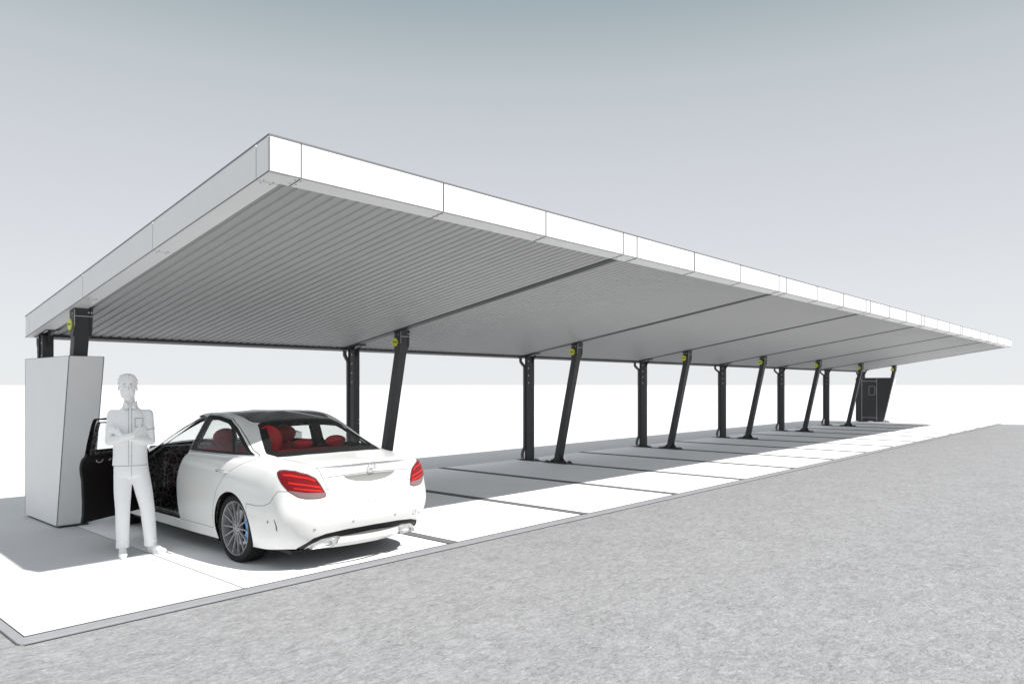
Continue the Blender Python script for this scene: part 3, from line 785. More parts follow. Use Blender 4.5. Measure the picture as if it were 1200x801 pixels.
body = emit('body', W, ['paint'], car, both=True)
emit('rear_bumper', bumper, ['paint'], car, both=True)
bootlid = emit('boot_lid', lid, ['paint', 'black'], car, both=True)
emit('bonnet', bonnet, ['paint', 'black'], car, both=True)
emit('roof_panel', roofp, ['roofglass'], car, both=True)
emit('windscreen', wind, ['glass'], car, both=True)
rw = emit('rear_window', rear_glass, ['glass'], car, both=True)
emit('rear_window_frame', rear_frame, ['black'], rw, both=True, shift=.001)
emit('rear_diffuser', diff, ['black'], car, both=True, shift=-.008)
skirt = emit('lower_valance', silm, ['paint'], car, both=True, shift=-.012)
emit('radiator_grille', grille, ['black'], car, both=True, shift=-.01)
emit('front_intake', intake, ['black'], car, both=True, shift=-.01)
for mir in (False, True):
    emit('headlight', hlm, ['chrome'], car, mirror=mir, shift=-.004)
    tlm = emit('tail_light', lampm, ['lamp'], car, mirror=mir, shift=.004)
    emit('lens_rim', lamprim, ['lampgrey'], tlm, mirror=mir, shift=.001)
    for b1 in bars: emit('light_bar', b1, ['lampbar'], tlm, mirror=mir, shift=.006)
    emit('grey_lens_band', lband, ['lampgrey'], tlm, mirror=mir, shift=.004)
    # rear door
    d = emit('rear_door', rdoor, ['paint', 'black'], car, mirror=mir, thick=.03)
    w1 = emit('window', rglass, ['glass'], d, mirror=mir, shift=-.006); emit('quarter_window', qglass, ['glass'], d, mirror=mir, shift=-.006)
    emit('window_surround', rblack, ['black'], d, mirror=mir, shift=-.001)
    emit('door_trim', cut(rdoor, lambda V: V[:, 2] - 1.0)[0], ['lining'], d, mirror=mir, shift=-.06)
# front doors: right one shut, left one swung open about its hinge
HG = (2.10, .87, 0)
def front_door_obj(mir):
    og = (HG[0], -HG[1] if mir else HG[1], 0)
    piv = bpy.data.objects.new('front_door', None)
    d = emit('front_door', fdoor, ['paint', 'black'], car, mirror=mir, thick=.05, origin=og)
    bpy.data.objects.remove(piv)
    for nm, ms_, mt, sh in (('window', fglass, 'glass', -.012), ('window_surround', fblack, 'black', -.001), ('window_inner_frame', fblack, 'lining', -.052)):
        c = emit(nm, ms_, [mt], car, mirror=mir, shift=sh, origin=og); c.parent = d; c.location = (0, 0, 0)
    return d, og
dr, og = front_door_obj(True)
dlf, og = front_door_obj(False)
dlf.rotation_euler = (0, 0, R(-58)); dlf['label'] = 'open front door with black inner face'
# inner details of the open door
def dchild(mb, n_, m_, **k):
    mb.v = [tuple(Vector(p) - Vector(og)) for p in mb.v]; o_ = mb.build(n_, m_, dlf, **k); return o_
dchild(MB().tube([(1.30 + .045 * math.cos(a), .786, .915 + .022 * math.sin(a)) for a in [i * math.pi / 8 for i in range(16)]], .005, 8, closed=True), 'inner_handle', 'silver', smooth=True)
dchild(MB().tube([(1.44, .786, .90), (1.455, .782, .92), (1.45, .786, .935)], .007, 8), 'lock_lever', 'silver', smooth=True)
dchild(MB().box(1.20, 1.98, .75, .80, .985, 1.0), 'window_sill_trim', 'silver', bevel=.004)
# lining: inner shell with the same openings
L = lin_src
for ax, p, c in (('xz', front_win, gh), ('xz', rear_win, gh), ('xz', quarter, gh), ('yz', rs_in, rcond), ('yz', ws, fcond)): _, L = cut(L, region(ax, p, c))
_, L = cut(L, lambda V: np.where((V[:, 7] < 6.9) & ((V[:, 0] < 0.2) | (V[:, 0] > 2.15)), -1.0, 1.0) )
Lr = L; Ldoor, Ll = cut(L, off(region('xz', front_door, dok), .055))
emit('cabin_lining', Ll, ['lining'], car, shift=-.034)
emit('cabin_lining', Lr, ['lining'], car, mirror=True, shift=-.034)
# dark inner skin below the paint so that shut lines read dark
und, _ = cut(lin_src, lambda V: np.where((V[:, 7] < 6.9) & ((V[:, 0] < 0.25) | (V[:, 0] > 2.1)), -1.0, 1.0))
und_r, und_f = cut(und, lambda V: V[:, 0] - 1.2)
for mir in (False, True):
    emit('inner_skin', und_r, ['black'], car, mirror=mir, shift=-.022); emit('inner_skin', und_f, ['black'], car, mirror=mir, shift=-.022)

def C(mb, n_, m_, parent=car, **k): return mb.build(n_, m_, parent, **k)
# sills, floor, wheel wells
for s_ in (-1, 1):
    p = MB(); p.prism_x([(s_ * .70, .155), (s_ * .845, .155), (s_ * .862, .20), (s_ * .855, .215), (s_ * .70, .215)], .36, 2.46); C(p, 'side_skirt', 'black')
C(MB().box(-.75, 3.35, -.72, .72, .17, .20), 'floor_pan', 'black')
C(MB().box(2.17, 2.20, -.84, .84, .20, .93), 'bulkhead', 'lining')
C(MB().box(-.05, -.02, -.80, .80, .20, .90), 'rear_bulkhead', 'black')
C(MB().box(1.0, 2.1, -.80, .80, .20, .27), 'cabin_floor', 'lining')
for cx in (0, FWB):
    for s_ in (-1, 1):
        p = MB(); n = 24; vs = []; fs = []
        for i in range(n + 1):
            a = -.25 + (math.pi + .5) * i / n
            for y in (.50, .862): vs.append((cx + .36 * math.cos(a), s_ * y, .328 + .36 * math.sin(a)))
        fs = [(2 * i, 2 * i + 1, 2 * i + 3, 2 * i + 2) for i in range(n)]
        vs += [(cx + .36 * math.cos(-.25 + (math.pi + .5) * i / n), s_ * .50, .328 + .36 * math.sin(-.25 + (math.pi + .5) * i / n)) for i in range(n + 1)]
        fs.append(tuple(range(2 * n + 2, 3 * n + 3)))
        p.add(vs, fs); C(p, 'wheel_housing', 'black')
# wheels
def wheel():
    t = empty('wheel')
    t.parent = car
    rt = .328
    pr = [(.235, .10), (.25, .112), (.285, .117), (.305, .110), (.318, .098)]
    grooves = []
    ys = [.098, .072, .068, .060, .056, .024, .020, .010, .006, -.006, -.010, -.020, -.024, -.056, -.060, -.068, -.072, -.098]
    hs = [.323, rt, rt - .0, rt - .008, rt, rt, rt - .009, rt - .009, rt, rt, rt - .009, rt - .009, rt, rt, rt - .008, rt, rt, .323]
    pr = [(.252, .085), (.258, .105), (.272, .114), (.296, .115), (.312, .108)] + list(zip(hs, ys)) + [(.30, -.112), (.27, -.11), (.252, -.085)]
    n = 120
    def mod(i, k):
        if 5 <= k <= 8 or 19 <= k <= 22: return -.007 if i % 3 == 0 else 0
        if k in (9, 10, 13, 14, 17, 18): return -.005 if (i + 1) % 3 == 0 else 0
        return 0
    MB().lathe_y(pr, n, mod=mod).build('tyre', 'rubber', t, smooth=True, ang=25)
    p = MB(); p.lathe_y([(.256, .084), (.260, .104), (.254, .109), (.249, .104), (.246, .07), (.235, -.08)], 64)
    rim = p.build('rim', 'rim', t, smooth=True)
    p = MB()
    for i in range(14):
        a = 2 * math.pi * i / 14
        ca, sa = math.cos(a), math.sin(a)
        def q(r, w_, y): return (r * ca - w_ * sa, y, r * sa + w_ * ca)
        vs = [q(.055, -.0065, .088), q(.055, .0065, .088), q(.055, .0065, .068), q(.055, -.0065, .068), q(.250, -.0045, .100), q(.250, .0045, .100), q(.250, .0045, .085), q(.250, -.0045, .085)]
        p.add(vs, [(0, 1, 2, 3), (4, 7, 6, 5), (0, 4, 5, 1), (1, 5, 6, 2), (2, 6, 7, 3), (3, 7, 4, 0)])
    p.build('spokes', 'rim', rim)
    p = MB(); p.lathe_y([(.0, .094), (.03, .094), (.036, .088), (.062, .086), (.066, .07), (.06, .05), (0, .05)], 32); p.build('hub', 'rim', rim, smooth=True)
    for i in range(5):
        a = 2 * math.pi * i / 5 + .3
        MB().cyl((.046 * math.cos(a), .0835, .046 * math.sin(a)), (0, 1, 0), .0085, .006, 12).build('wheel_bolt', 'black', rim)
    MB().lathe_y([(0, .03), (.240, .03), (.240, .02), (0, .02)], 40).build('wheel_inside', 'rimdark', t, smooth=True)
    MB().lathe_y([(.09, .038), (.165, .038), (.165, .031), (.09, .031)], 40).build('brake_disc', 'silver', t, smooth=True)
    return t
wh = wheel()
CAL = []
def caliper(t):
    p = MB(); poly = []
    for i in range(9):
        a = R(-38 + 76 * i / 8); poly.append((.222 * math.cos(a), .222 * math.sin(a)))
    for i in range(9):
        a = R(38 - 76 * i / 8); poly.append((.150 * math.cos(a), .150 * math.sin(a)))
    p.prism_y([(-x, z) for x, z in poly], .040, .075)
    return p.build('brake_caliper', 'blue', t, bevel=.006)
caliper(wh)
for i, (x, s_) in enumerate(((0, 1), (0, -1), (FWB, 1), (FWB, -1))):
    t = wh if i == 0 else copy_tree(wh, car)
    t.location = (x, s_ * .757, .328); t.rotation_euler = (0, 0, 0 if s_ > 0 else math.pi)
    if x and s_ > 0: t.rotation_euler = (0, 0, R(-6))
# trim and small parts --------------------------------------------------
def surf(y=None, x=None, z=None, cond=None):
    """point and normal on the left body side nearest to the given two coordinates"""
    d = np.zeros(len(VA))
    for k, v in ((0, x), (1, y), (2, z)):
        if v is not None: d += (VA[:, k] - v) ** 2
    if cond is not None: d = np.where(cond(VA), d, 99)
    i = int(np.argmin(d)); return Vector(VA[i, :3]), Vector(VA[i, 3:6])
rearc = lambda V: (V[:, 0] < -.6)
sidec = lambda V: (V[:, 1] > .5) & (V[:, 7] < 6)
# door handles
def handle(x, mir, parent, og=(0, 0, 0), z=.865):
    p0, n_ = surf(x=x, z=z, cond=sidec); p = MB()
    pts = [Vector((x - .10, p0.y + .004, z - .004)), Vector((x - .085, p0.y + .026, z)), Vector((x, p0.y + .034, z + .003)), Vector((x + .085, p0.y + .026, z)), Vector((x + .10, p0.y + .004, z - .004))]
    pts = [Vector((q.x, q.y * (-1 if mir else 1), q.z)) - Vector(og) for q in pts]
    p.tube(pts, [.010, .013, .014, .013, .010], 10)
    return p.build('handle', 'chrome', parent, smooth=True)
for mir in (False, True):
    for o_ in list(car.children):
        pass
rd = [o_ for o_ in bpy.data.objects if o_.name.startswith('rear_door') and o_.type == 'MESH']
handle(.17, False, rd[0]); handle(.17, True, rd[1])
handle(1.30, False, dlf, (HG[0], HG[1], 0)); handle(1.30, True, dr, (HG[0], -HG[1], 0))
# chrome strip under the windows
def strip(pl, mir, parent, r=.006, m_='chrome', name='window_strip', zo=0, cond=None, og=(0, 0, 0)):
    p = MB(); pts = []
    for x, z in pl:
        q, n_ = surf(x=x, z=z, cond=cond or (lambda V: (V[:, 1] > .5) & (V[:, 7] > 5)))
        q = Vector((x, q.y, z)) + n_ * .003; pts.append(Vector((q.x, -q.y if mir else q.y, q.z)) - Vector(og))
    p.tube(pts, r, 8); return p.build(name, m_, parent, smooth=True)
for mir in (False, True):
    strip([(-.13, 1.010), (.1, 1.005), (.4, 1.002), (.8, .999), (1.08, .997)], mir, rd[1] if mir else rd[0], r=.0085)
# mirrors
def mirror(parent, mir, og):
    s_ = -1 if mir else 1
    b_ = MB().sphere((1.93, s_ * .955, 1.035), .062, .105, .066, 20, 12); b_.v = [tuple(Vector(p) - Vector(og)) for p in b_.v]
    m_ = b_.build('wing_mirror', 'paint', parent, smooth=True)
    a = MB().tube([(1.97, s_ * .80, .985), (1.95, s_ * .88, .995), (1.935, s_ * .93, 1.01)], .022, 10); a.v = [tuple(Vector(p) - Vector(og)) for p in a.v]; a.build('mirror_arm', 'black', m_, smooth=True)
    g_ = MB().box(1.868, 1.884, s_ * .955 - .08, s_ * .955 + .08, .99, 1.08); g_.v = [tuple(Vector(p) - Vector(og)) for p in g_.v]; g_.build('mirror_glass', 'chrome', m_, bevel=.006)
mirror(dlf, False, (HG[0], HG[1], 0)); mirror(dr, True, (HG[0], -HG[1], 0))
# emblem on the boot: ring with three-pointed star
q, n_ = surf(y=0, z=.925, cond=rearc)
em = MB(); cx, cz = q.x - .012, .925
em.tube([(cx, .042 * math.cos(a), cz + .042 * math.sin(a)) for a in [2 * math.pi * i / 32 for i in range(32)]], .0035, 8, closed=True)
for k in range(3):
    a = math.pi / 2 + k * 2 * math.pi / 3; d = (math.cos(a), math.sin(a)); e = (-d[1], d[0])
    em.add([(cx - .004, 0, cz), (cx, .040 * d[0], cz + .040 * d[1]), (cx, .007 * e[0], cz + .007 * e[1]), (cx, -.007 * e[0], cz - .007 * e[1])], [(0, 1, 2), (0, 3, 1)])
em.build('emblem', 'silver', bootlid, smooth=False)
# crease / handle recess under the lip
lipc = lambda V: (V[:, 0] < -.6) & (V[:, 7] < 5.3)
def rear_line(pl, r, m_, name, parent, mir=None, o_=.001):
    p = MB(); pts = []
    for y, z in pl:
        q, n_ = surf(y=abs(y), z=z, cond=rearc)
        pts.append(Vector((q.x, y, z)) + Vector((n_.x, n_.y * (1 if y >= 0 else -1), n_.z)) * o_)
    p.tube(pts, r, 6); return p.build(name, m_, parent, smooth=True)
rear_line([(y, .868 - .02 * (y / .5) ** 2) for y in np.linspace(-.50, .50, 21)], .0022, 'seam', 'boot_crease', bootlid)
rear_line([(y, .955 - .03 * (y / .45) ** 2) for y in np.linspace(-.42, .42, 19)], .0012, 'seam', 'boot_crease', bootlid)
# recess shade painted as a grey patch lying on the lid (plate area)
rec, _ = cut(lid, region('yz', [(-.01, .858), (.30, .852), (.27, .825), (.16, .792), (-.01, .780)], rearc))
emit('plate_recess_shade', rec, ['greypanel'], bootlid, both=True, shift=.0015)
# exhaust tips
for s_ in (-1, 1):
    p = MB(); poly = [(.385, .288), (.50, .282), (.585, .245), (.60, .215), (.40, .212), (.37, .24)]
    q, n_ = surf(y=.49, z=.25, cond=rearc)
    X = q.x - .03
    n = len(poly); cy_, cz_ = .49, .25
    o1 = [(X + .05 * ((y_ - .38) / .22), s_ * y_, z) for y_, z in poly]; i1 = [(a + .004, s_ * (cy_ + (abs(b_) - cy_) * .72), cz_ + (c - cz_) * .62) for a, b_, c in o1]; i2 = [(a + .08, b_, c) for a, b_, c in i1]; o2 = [(a + .10, b_, c) for a, b_, c in o1]
    vs = o1 + i1 + i2 + o2; fs = []
    for k in range(n):
        j = (k + 1) % n
        fs += [(k, j, n + j, n + k), (n + k, n + j, 2 * n + j, 2 * n + k), (k, 3 * n + k, 3 * n + j, j)]
    p.add(vs, fs); ex = p.build('exhaust_tip', 'chrome', car, bevel=.003)
    MB().add(i2, [tuple(range(n))]).build('exhaust_opening', 'black', ex)
# lower centre panel
p = MB(); poly = [(.33, .296), (.38, .205), (.30, .190), (-.30, .190), (-.38, .205), (-.33, .296)]
q, n_ = surf(y=0, z=.25, cond=rearc)
pts = []; N_ = 12
vs = []; fs = []
for i in range(N_ + 1):
    f = -1 + 2 * i / N_; yt = .335 * f; yb = .385 * f
    xo = -.985 + .05 * f * f
    vs += [(xo - .02, yt, .298), (xo - .005, (yt + yb) / 2, .24), (xo + .06, yb, .196)]
for i in range(N_):
    for k in range(2): fs.append((3 * i + k, 3 * i + k + 1, 3 * i + 4 + k, 3 * i + 3 + k))
p.add(vs, fs); C(p, 'centre_valance', 'paint', smooth=True)
# sensors, tow cover, side slits
for y, z, r in ((.605, .41, .010), (-.605, .41, .010), (.25, .44, .009), (-.25, .44, .009)):
    q, n_ = surf(y=abs(y), z=z, cond=rearc); n2 = Vector((n_.x, n_.y * (1 if y > 0 else -1), n_.z)); c0 = Vector((q.x, math.copysign(q.y, y), q.z))
    u_ = n2.cross(Vector((0, 0, 1))).normalized(); w_ = n2.cross(u_)
    MB().tube([c0 + n2 * .001 + (u_ * math.cos(a) + w_ * math.sin(a)) * r for a in [2 * math.pi * i / 16 for i in range(16)]], .0018, 6, closed=True).build('parking_sensor', 'seam', car, smooth=True)
q, n_ = surf(y=.52, z=.425, cond=rearc); c0 = Vector((q.x, -q.y, q.z)); n2 = Vector((n_.x, -n_.y, n_.z)); u_ = n2.cross(Vector((0, 0, 1))).normalized(); w_ = n2.cross(u_)
MB().tube([c0 + n2 * .001 + u_ * a * .024 + w_ * b_ * .02 for a, b_ in ((-1, -.7), (-.7, -1), (.7, -1), (1, -.7), (1, .7), (.7, 1), (-.7, 1), (-1, .7))], .0016, 6, closed=True).build('tow_eye_cover', 'seam', car)
for s_ in (-1, 1):
    p = MB(); pts = []
    for x, z in ((-.705, .50), (-.715, .47), (-.722, .44), (-.725, .41), (-.722, .385)):
        q, n_ = surf(x=x, z=z, cond=sidec); pts.append(Vector((q.x, s_ * q.y, z)) + Vector((n_.x, s_ * n_.y, n_.z)) * .001)
    p.tube(pts, [.001, .004, .006, .005, .001], 6).build if False else None
    p.tube(pts, [.001, .004, .006, .005, .001], 6); p.build('bumper_vent_slit', 'black', car, smooth=True)
    q, n_ = surf(x=-.62, z=.46, cond=sidec); MB().sphere((q.x, s_ * (q.y), q.z), .011, .003, .014, 12, 8).build('side_sensor', 'seam', car, smooth=True)
# cabin furniture
def seat(x, y, nm, tall=True, w_=.25, top=1.02, head=1.2):
    t = empty(nm, (x, y, 0)); t.parent = car
    p = MB(); bo = [(-.02, .40), (.52, .42), (.56, .48), (.50, .53), (.05, .50), (-.02, .50)]
    p.prism_y(bo, -w_, w_); p.build('seat_cushion', 'red', t, bevel=.04, smooth=True)
    p = MB(); bk = [(.02, .46), (.14, .50), (.02, top * .75), (-.06, top), (-.12, top), (-.13, top * .8), (-.06, .5)]
    p.prism_y(bk, -w_ + .01, w_ - .01); p.build('seat_back', 'red', t, bevel=.045, smooth=True)
    p = MB(); p.sphere((-.11, 0, head - .085), .055, .14, .10, 20, 12, Matrix.Rotation(R(-8), 3, 'Y')); p.build('headrest', 'red', t, smooth=True)
    for s_ in (-1, 1): MB().tube([(-.10, s_ * .05, top - .04), (-.11, s_ * .05, head - .1)], .006, 8).build('headrest_rod', 'silver', t)
    return t
seat(1.28, .37, 'front_seat'); seat(1.28, -.37, 'front_seat')
bench = empty('rear_seat', (.36, 0, 0)); bench.parent = car
MB().prism_y([(-.02, .38), (.50, .40), (.54, .47), (.48, .52), (.0, .50)], -.60, .60).build('seat_cushion', 'red', bench, bevel=.04, smooth=True)
MB().prism_y([(.02, .46), (.12, .50), (-.10, 1.0), (-.18, 1.03), (-.22, 1.0), (-.10, .5)], -.58, .58).build('seat_back', 'red', bench, bevel=.04, smooth=True)
for y, r_, h_, z_ in ((.40, .15, .15, 1.13), (0, .11, .05, 1.075), (-.40, .13, .06, 1.085)):
    MB().sphere((-.17, y, z_), .055, r_, h_, 20, 12).build('headrest', 'red', bench, smooth=True)
C(MB().prism_y([(-.40, .90), (.16, .95), (.18, .985), (-.40, 1.0)], -.60, .60), 'parcel_shelf', 'black')
C(MB().prism_y([(1.95, .50), (1.92, .80), (1.88, .93), (1.98, .985), (2.35, .975), (2.35, .50)], -.72, .72), 'dashboard', 'lining', bevel=.02)
C(MB().box(.95, 1.95, -.11, .11, .25, .62), 'centre_console', 'black', bevel=.03)
st = C(MB().tube([Vector((1.72, .37, .88)) + Vector((-.30 * math.sin(a) * .185 * 1.2, .185 * math.cos(a), .185 * math.sin(a) * .93)) for a in [2 * math.pi * i / 28 for i in range(28)]], .014, 10, closed=True), 'steering_wheel', 'black', smooth=True)
MB().tube([(1.72, .37, .88), (1.90, .37, .82)], [.05, .03], 14).build('steering_column', 'black', st, smooth=True)
MB().box(1.71, 1.735, .19, .55, .865, .895).build('wheel_spoke', 'black', st, bevel=.005)

# ------------------------------------------------------------------ man with folded arms
# local axes: x to his left, y towards his back, z up
def organic(name, mb, m_, parent, voxel=.006, smooth=4, **kw):
    o = mb.build(name, m_, parent, **kw)
    r = o.modifiers.new('Remesh', 'REMESH'); r.mode = 'VOXEL'; r.voxel_size = voxel; r.use_smooth_shade = True
    s = o.modifiers.new('Smooth', 'SMOOTH'); s.factor = .5; s.iterations = smooth
    return o
def cap(mb, pts, rs, n=14):
    """tapered limb: tubes with ball joints"""
    for (a, b_), (ra, rb) in zip(zip(pts[:-1], pts[1:]), zip(rs[:-1], rs[1:])):
        mb.tube([a, b_], [ra, rb], n)
    for p, r in zip(pts, rs): mb.sphere(p, r, nu=n, nv=8)
def loft(mb, secs, n=28):
    vs = []; fs = []
    for cx_, cy_, z, rx, ry in secs:
        for i in range(n):
            a = 2 * math.pi * i / n; c, s_ = math.cos(a), math.sin(a)
            e = .85
            vs.append((cx_ + rx * math.copysign(abs(c) ** e, c), cy_ + ry * math.copysign(abs(s_) ** e, s_), z))
    for j in range(len(secs) - 1):
        for i in range(n): fs.append((j * n + i, j * n + (i + 1) % n, (j + 1) * n + (i + 1) % n, (j + 1) * n + i))
    fs += [tuple(range(n))[::-1], tuple(range((len(secs) - 1) * n, len(secs) * n))]
    mb.add(vs, fs)
man = empty('person', (1.49, 2.00, .012), R(-20.9)); man.scale = (.90, .96, 1)
tag(man, 'man in white shirt, trousers and shoes standing with folded arms beside the open car door', 'person')
HX = -.10; BX = -.075
# body
b_ = MB()
b_.sphere((HX, .012, 1.692), .086, .096, .092, 24, 16)
b_.sphere((HX, -.020, 1.628), .077, .066, .098, 24, 16)
b_.sphere((HX, -.048, 1.556), .042, .034, .034, 16, 10)
b_.sphere((HX - .038, -.018, 1.590), .034, .048, .042); b_.sphere((HX + .038, -.018, 1.590), .034, .048, .042)
cap(b_, [(HX, -.084, 1.668), (HX, -.100, 1.628)], [.008, .0125], 12)            # nose
b_.sphere((HX, -.086, 1.626), .017, .012, .009, 12, 8)
b_.sphere((HX, -.073, 1.684), .046, .018, .009, 16, 8)                           # brow
b_.sphere((HX, -.079, 1.594), .023, .010, .0055, 14, 8); b_.sphere((HX, -.077, 1.584), .019, .010, .006, 14, 8)
for s_ in (-1, 1):
    b_.sphere((HX + s_ * .089, .010, 1.642), .009, .016, .028, 12, 10); b_.sphere((HX + s_ * .034, -.068, 1.625), .016, .014, .016)
cap(b_, [(HX + .01, .022, 1.60), (BX - .005, .02, 1.50), (BX, .015, 1.43)], [.052, .053, .062], 18)
cap(b_, [(BX - .14, .01, 1.385), (BX + .14, .01, 1.385)], [.05, .05])
loft(b_, [(BX, 0, 1.43, .10, .07), (BX, 0, 1.3, .15, .09), (BX, 0, 1.1, .14, .09), (BX, 0, .95, .14, .09), (BX, 0, .85, .14, .09)])
# his right arm (viewer's left)
E1 = (-.280, -.045, 1.130); W1 = (-.045, -.222, 1.192)
cap(b_, [(-.250, .008, 1.385), E1], [.052, .040]); cap(b_, [E1, (-.20, -.105, 1.150), W1], [.040, .043, .027])
E2 = (.133, -.035, 1.120); W2 = (-.150, -.168, 1.182)
cap(b_, [(.102, .008, 1.385), E2], [.052, .040]); cap(b_, [E2, (.05, -.088, 1.132), W2], [.040, .043, .027])
def palm(mb, w0, k, wdir, half, th):
    """palm slab from wrist w0 to knuckle line centre k"""
    w0, k, wd = Vector(w0), Vector(k), Vector(wdir).normalized()
    for f in (-1, -.33, .33, 1): mb.tube([w0 + wd * half * .6 * f, k + wd * half * f], [th * 1.05, th * .85], 10); mb.sphere(k + wd * half * f, th * .87, nu=10, nv=8)
# his left hand lies on the right upper arm, fingers over the biceps
palm(b_, W2, (-.222, -.118, 1.236), (-.45, -.15, 1), .030, .0125)
for i, (z, L_) in enumerate(((1.266, .9), (1.248, 1.0), (1.229, .96), (1.211, .8))):
    x0 = -.222 - .012 * (z - 1.236) / .03 * .4
    cap(b_, [(x0, -.115, z), (x0 - .034 * L_, -.092, z + .004), (x0 - .060 * L_, -.072, z + .005), (x0 - .082 * L_, -.045, z + .004)], [.0098, .0092, .0086, .0075], 10)
cap(b_, [(-.165, -.165, 1.205), (-.185, -.150, 1.245), (-.200, -.125, 1.275)], [.0125, .0105, .009], 10)      # thumb
# his right hand is tucked into the crook of the left arm
palm(b_, W1, (.026, -.170, 1.232), (-.35, -.2, 1), .028, .0125)
for i, (z, L_) in enumerate(((1.262, .9), (1.244, 1.0), (1.226, .96), (1.209, .8))):
    cap(b_, [(.026, -.168, z), (.058 * L_, -.146, z + .003), (.080 * L_, -.120, z + .004), (.088 * L_ , -.098, z + .002)], [.0098, .0092, .0086, .0075], 10)
cap(b_, [(-.03, -.215, 1.215), (-.005, -.195, 1.252), (.018, -.178, 1.280)], [.0125, .0105, .009], 10)
# legs hidden in the trousers
cap(b_, [(-.145, 0, .84), (-.148, -.01, .46), (-.150, .005, .10)], [.07, .05, .036]); cap(b_, [(.005, 0, .84), (.090, -.015, .46), (.122, .005, .10)], [.07, .05, .036])
body_m = organic('body', b_, 'skin', man, .0042, 3)
# shirt
TS = [(BX, 0, .885, .174, .122), (BX, 0, .90, .175, .122), (BX, 0, 1.0, .168, .115), (BX, 0, 1.12, .170, .114), (BX, .002, 1.24, .185, .118), (BX, .006, 1.33, .182, .112), (BX, .010, 1.385, .150, .098), (BX, .014, 1.432, .108, .082), (BX - .002, .016, 1.462, .076, .068), (BX - .003, .018, 1.478, .064, .062)]
sh = MB(); loft(sh, TS)
for S, E_ in (((-.230, .008, 1.350), E1), ((.082, .008, 1.350), E2)):
    S = Vector(S); E_ = Vector(E_); d = (E_ - S)
    sh.sphere(S, .060, .060, .058, 18, 12); sh.tube([S + (Vector((BX, .01, 1.415)) - S) * .55, S], [.052, .056], 18); sh.tube([S, S + d * .28, S + d * .52, S + d * .53], [.058, .060, .062, .057], 20)
organic('shirt', sh, 'shirt', man, .0055, 5)
def shirt_front(x, z, o_=.004):
    for a, c in zip(TS[:-1], TS[1:]):
        if a[2] <= z <= c[2]:
            f = (z - a[2]) / (c[2] - a[2]); q = [a[k] + (c[k] - a[k]) * f for k in range(5)]
            u_ = min(abs((x - q[0]) / q[3]), .98); return q[1] - q[4] * (1 - u_ ** (2 / .85)) ** (.85 / 2) - o_
    return -.1
def seam(pl, name='seam', r=.0022, m_='seam', o_=.002):
    return MB().tube([(x, shirt_front(x, z, o_), z) for x, z in pl], r, 6).build(name, m_, man, smooth=True)
pm = MB(); zs = list(np.linspace(.892, 1.452, 30)); w_ = .014; vs = []
for z in zs:
    for dx in (-w_, w_): vs.append((BX + dx, shirt_front(BX + dx, z, .003), z))
pm.add(vs, [(2 * i, 2 * i + 1, 2 * i + 3, 2 * i + 2) for i in range(len(zs) - 1)])
pl_ = pm.build('placket', 'shirt', man); so_ = pl_.modifiers.new('Solidify', 'SOLIDIFY'); so_.thickness = .003
for dx in (-w_, w_): seam([(BX + dx, z) for z in zs], 'placket_edge')
for z in (1.425, 1.36, 1.29, 1.07, .98, .93):
    MB().sphere((BX, shirt_front(BX, z, .006), z), .006, .0025, .006, 12, 8).build('button', 'hair', man, smooth=True)
pk = [(-.028, 1.352), (-.028, 1.268), (.045, 1.262), (.050, 1.352), (-.028, 1.352)]
pp = []
for (a, c), (e, f) in zip(pk[:-1], pk[1:]):
    for i in range(6): pp.append((a + (e - a) * i / 6, c + (f - c) * i / 6))
seam(pp + [pk[-1]], 'pocket_edge')
# hem and sleeve edges
MB().tube([(BX + .1745 * math.copysign(abs(math.cos(a)) ** .85, math.cos(a)), .122 * math.copysign(abs(math.sin(a)) ** .85, math.sin(a)), .889) for a in [2 * math.pi * i / 40 for i in range(40)]], .0022, 6, closed=True).build('shirt_hem', 'seam', man, smooth=True)
for S, E_ in (((-.230, .008, 1.350), E1), ((.082, .008, 1.350), E2)):
    S = Vector(S); E_ = Vector(E_); d = (E_ - S); c0 = S + d * .525; dn = d.normalized(); u_ = dn.cross(Vector((0, 1, 0))).normalized(); v_ = dn.cross(u_)
    MB().tube([c0 + (u_ * math.cos(a) + v_ * math.sin(a)) * .0590 for a in [2 * math.pi * i / 28 for i in range(28)]], .0024, 6, closed=True).build('sleeve_hem', 'seam', man, smooth=True)
# collar
for s_ in (-1, 1):
    cm = MB()
    pts = [(BX + s_ * .008, -.060, 1.452), (BX + s_ * .030, -.066, 1.502), (BX + s_ * .060, -.020, 1.518), (BX + s_ * .064, .04, 1.522), (BX + s_ * .070, .045, 1.485), (BX + s_ * .070, -.030, 1.475), (BX + s_ * .052, -.082, 1.432)]
    cm.add(pts, [(0, 1, 6), (1, 2, 5, 6), (2, 3, 4, 5)])
    c_ = cm.build('collar', 'shirt', man); so_ = c_.modifiers.new('Solidify', 'SOLIDIFY'); so_.thickness = .005
    MB().tube([pts[0], pts[6], pts[5], pts[4]], .0018, 6).build('collar_edge', 'seam', c_)
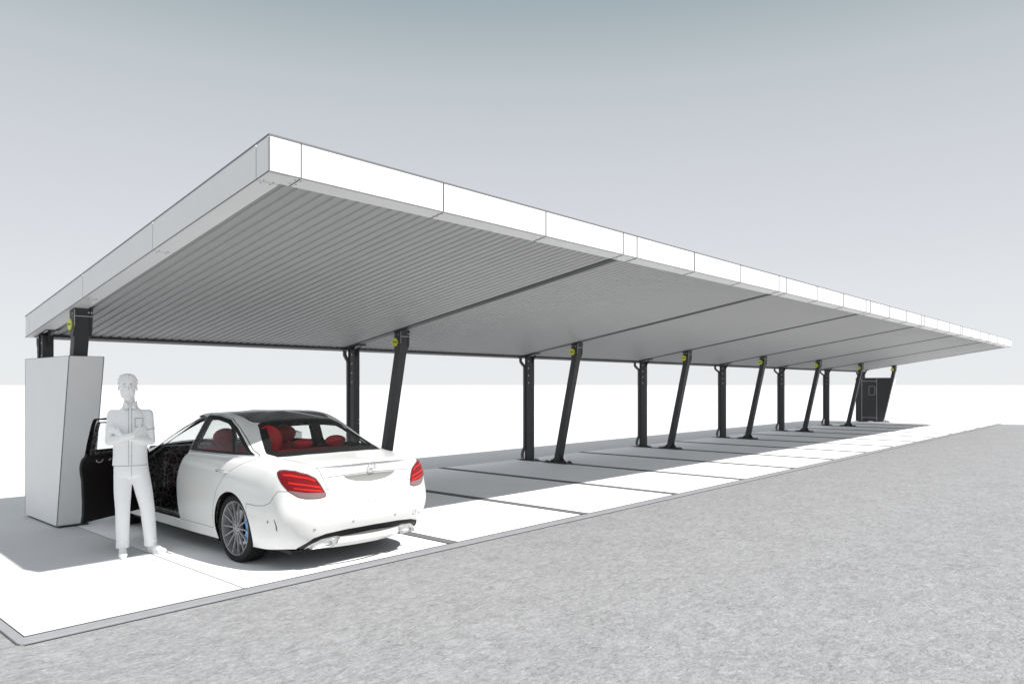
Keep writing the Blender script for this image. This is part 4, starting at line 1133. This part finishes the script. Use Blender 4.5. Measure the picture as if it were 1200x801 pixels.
# trousers
tr_ = MB()
loft(tr_, [(-.07, 0, .955, .160, .112), (-.068, 0, .90, .168, .118), (-.065, .004, .84, .174, .124), (-.062, .006, .79, .172, .118), (-.060, .006, .765, .14, .095)])
cap(tr_, [(-.145, .002, .80), (-.150, -.008, .62), (-.149, -.014, .46), (-.150, .002, .28), (-.150, .006, .125)], [.094, .086, .074, .070, .064], 20)
cap(tr_, [(.018, .002, .80), (.058, -.008, .62), (.092, -.018, .46), (.110, .0, .28), (.124, .006, .125)], [.096, .088, .074, .070, .064], 20)
tr_.tube([(-.150, .006, .125), (-.151, .008, .075)], [.066, .068], 20); tr_.tube([(.124, .006, .125), (.126, .008, .075)], [.066, .068], 20)
for x in (-.150, .122):
    tr_.sphere((x + .02, -.012, .135), .052, .052, .014, 16, 8); tr_.sphere((x - .02, -.005, .165), .050, .054, .012, 16, 8)
organic('trousers', tr_, 'trouser', man, .0055, 4)
MB().tube([(-.064, -.118, .885), (-.062, -.120, .83), (-.062, -.112, .78)], .0018, 6).build('fly_seam', 'seam', man, smooth=True)
# shoes
for (hx, hy), (dx, dy) in (((-.150, .045), (.03, -1)), ((.118, .045), (.62, -.80))):
    d = Vector((dx, dy, 0)).normalized(); c0 = Vector((hx, hy, 0)); s1 = MB()
    rot = Matrix.Rotation(math.atan2(d.y, d.x), 3, 'Z')
    s1.sphere(c0 + d * .02 + Vector((0, 0, .050)), .050, .038, .046, 18, 12, rot)
    s1.sphere(c0 + d * .10 + Vector((0, 0, .045)), .085, .041, .040, 18, 12, rot)
    s1.sphere(c0 + d * .185 + Vector((0, 0, .030)), .062, .046, .030, 18, 12, rot)
    sh_ = organic('shoe', s1, 'shoe', man, .005, 3)
    so2 = MB(); n = 28; poly = []
    pe = Vector((-d.y, d.x, 0))
    for i in range(n):
        a = 2 * math.pi * i / n; l_ = math.cos(a) * .140; w2 = math.sin(a) * (.040 + .010 * (math.cos(a) > 0) * math.cos(a))
        q = c0 + d * (.105 + l_) + pe * w2; poly.append((q.x, q.y))
    so2.prism_z(poly, .0, .022); so2.build('sole', 'hair', sh_, bevel=.004)
    for k in range(3):
        q = c0 + d * (.075 + .022 * k) + Vector((0, 0, .086 - .006 * k))
        MB().tube([q - pe * .022, q + pe * .022 + Vector((0, 0, 0))], .0026, 6).build('lace', 'seam', sh_)
# hair
h = MB()
h.sphere((HX, .026, 1.708), .097, .098, .086, 24, 16)
h.sphere((HX - .004, -.014, 1.756), .082, .074, .036, 20, 12)
for x, y, z, r in ((-.055, -.052, 1.748, .022), (-.03, -.066, 1.757, .022), (0, -.070, 1.762, .023), (.03, -.064, 1.755, .022), (.055, -.046, 1.742, .022), (.074, -.020, 1.722, .018), (-.074, -.022, 1.724, .018), (.078, -.006, 1.695, .014), (-.078, -.006, 1.695, .014)):
    h.sphere((HX + x * 1.12, y - .004, z), r, r, r * .9, 12, 8)
organic('hair', h, 'hair', man, .005, 3)
for s_ in (-1, 1):
    MB().sphere((HX + s_ * .031, -.0765, 1.660), .0125, .006, .0062, 14, 10).build('eye', 'cabw', man, smooth=True)
    MB().sphere((HX + s_ * .031, -.0815, 1.660), .0048, .0022, .0048, 12, 8).build('iris', 'seam', man, smooth=True)
    MB().tube([(HX + s_ * .014, -.0895, 1.682), (HX + s_ * .032, -.090, 1.688), (HX + s_ * .050, -.078, 1.682)], [.0015, .0028, .0015], 6).build('eyebrow', 'stone', man, smooth=True)
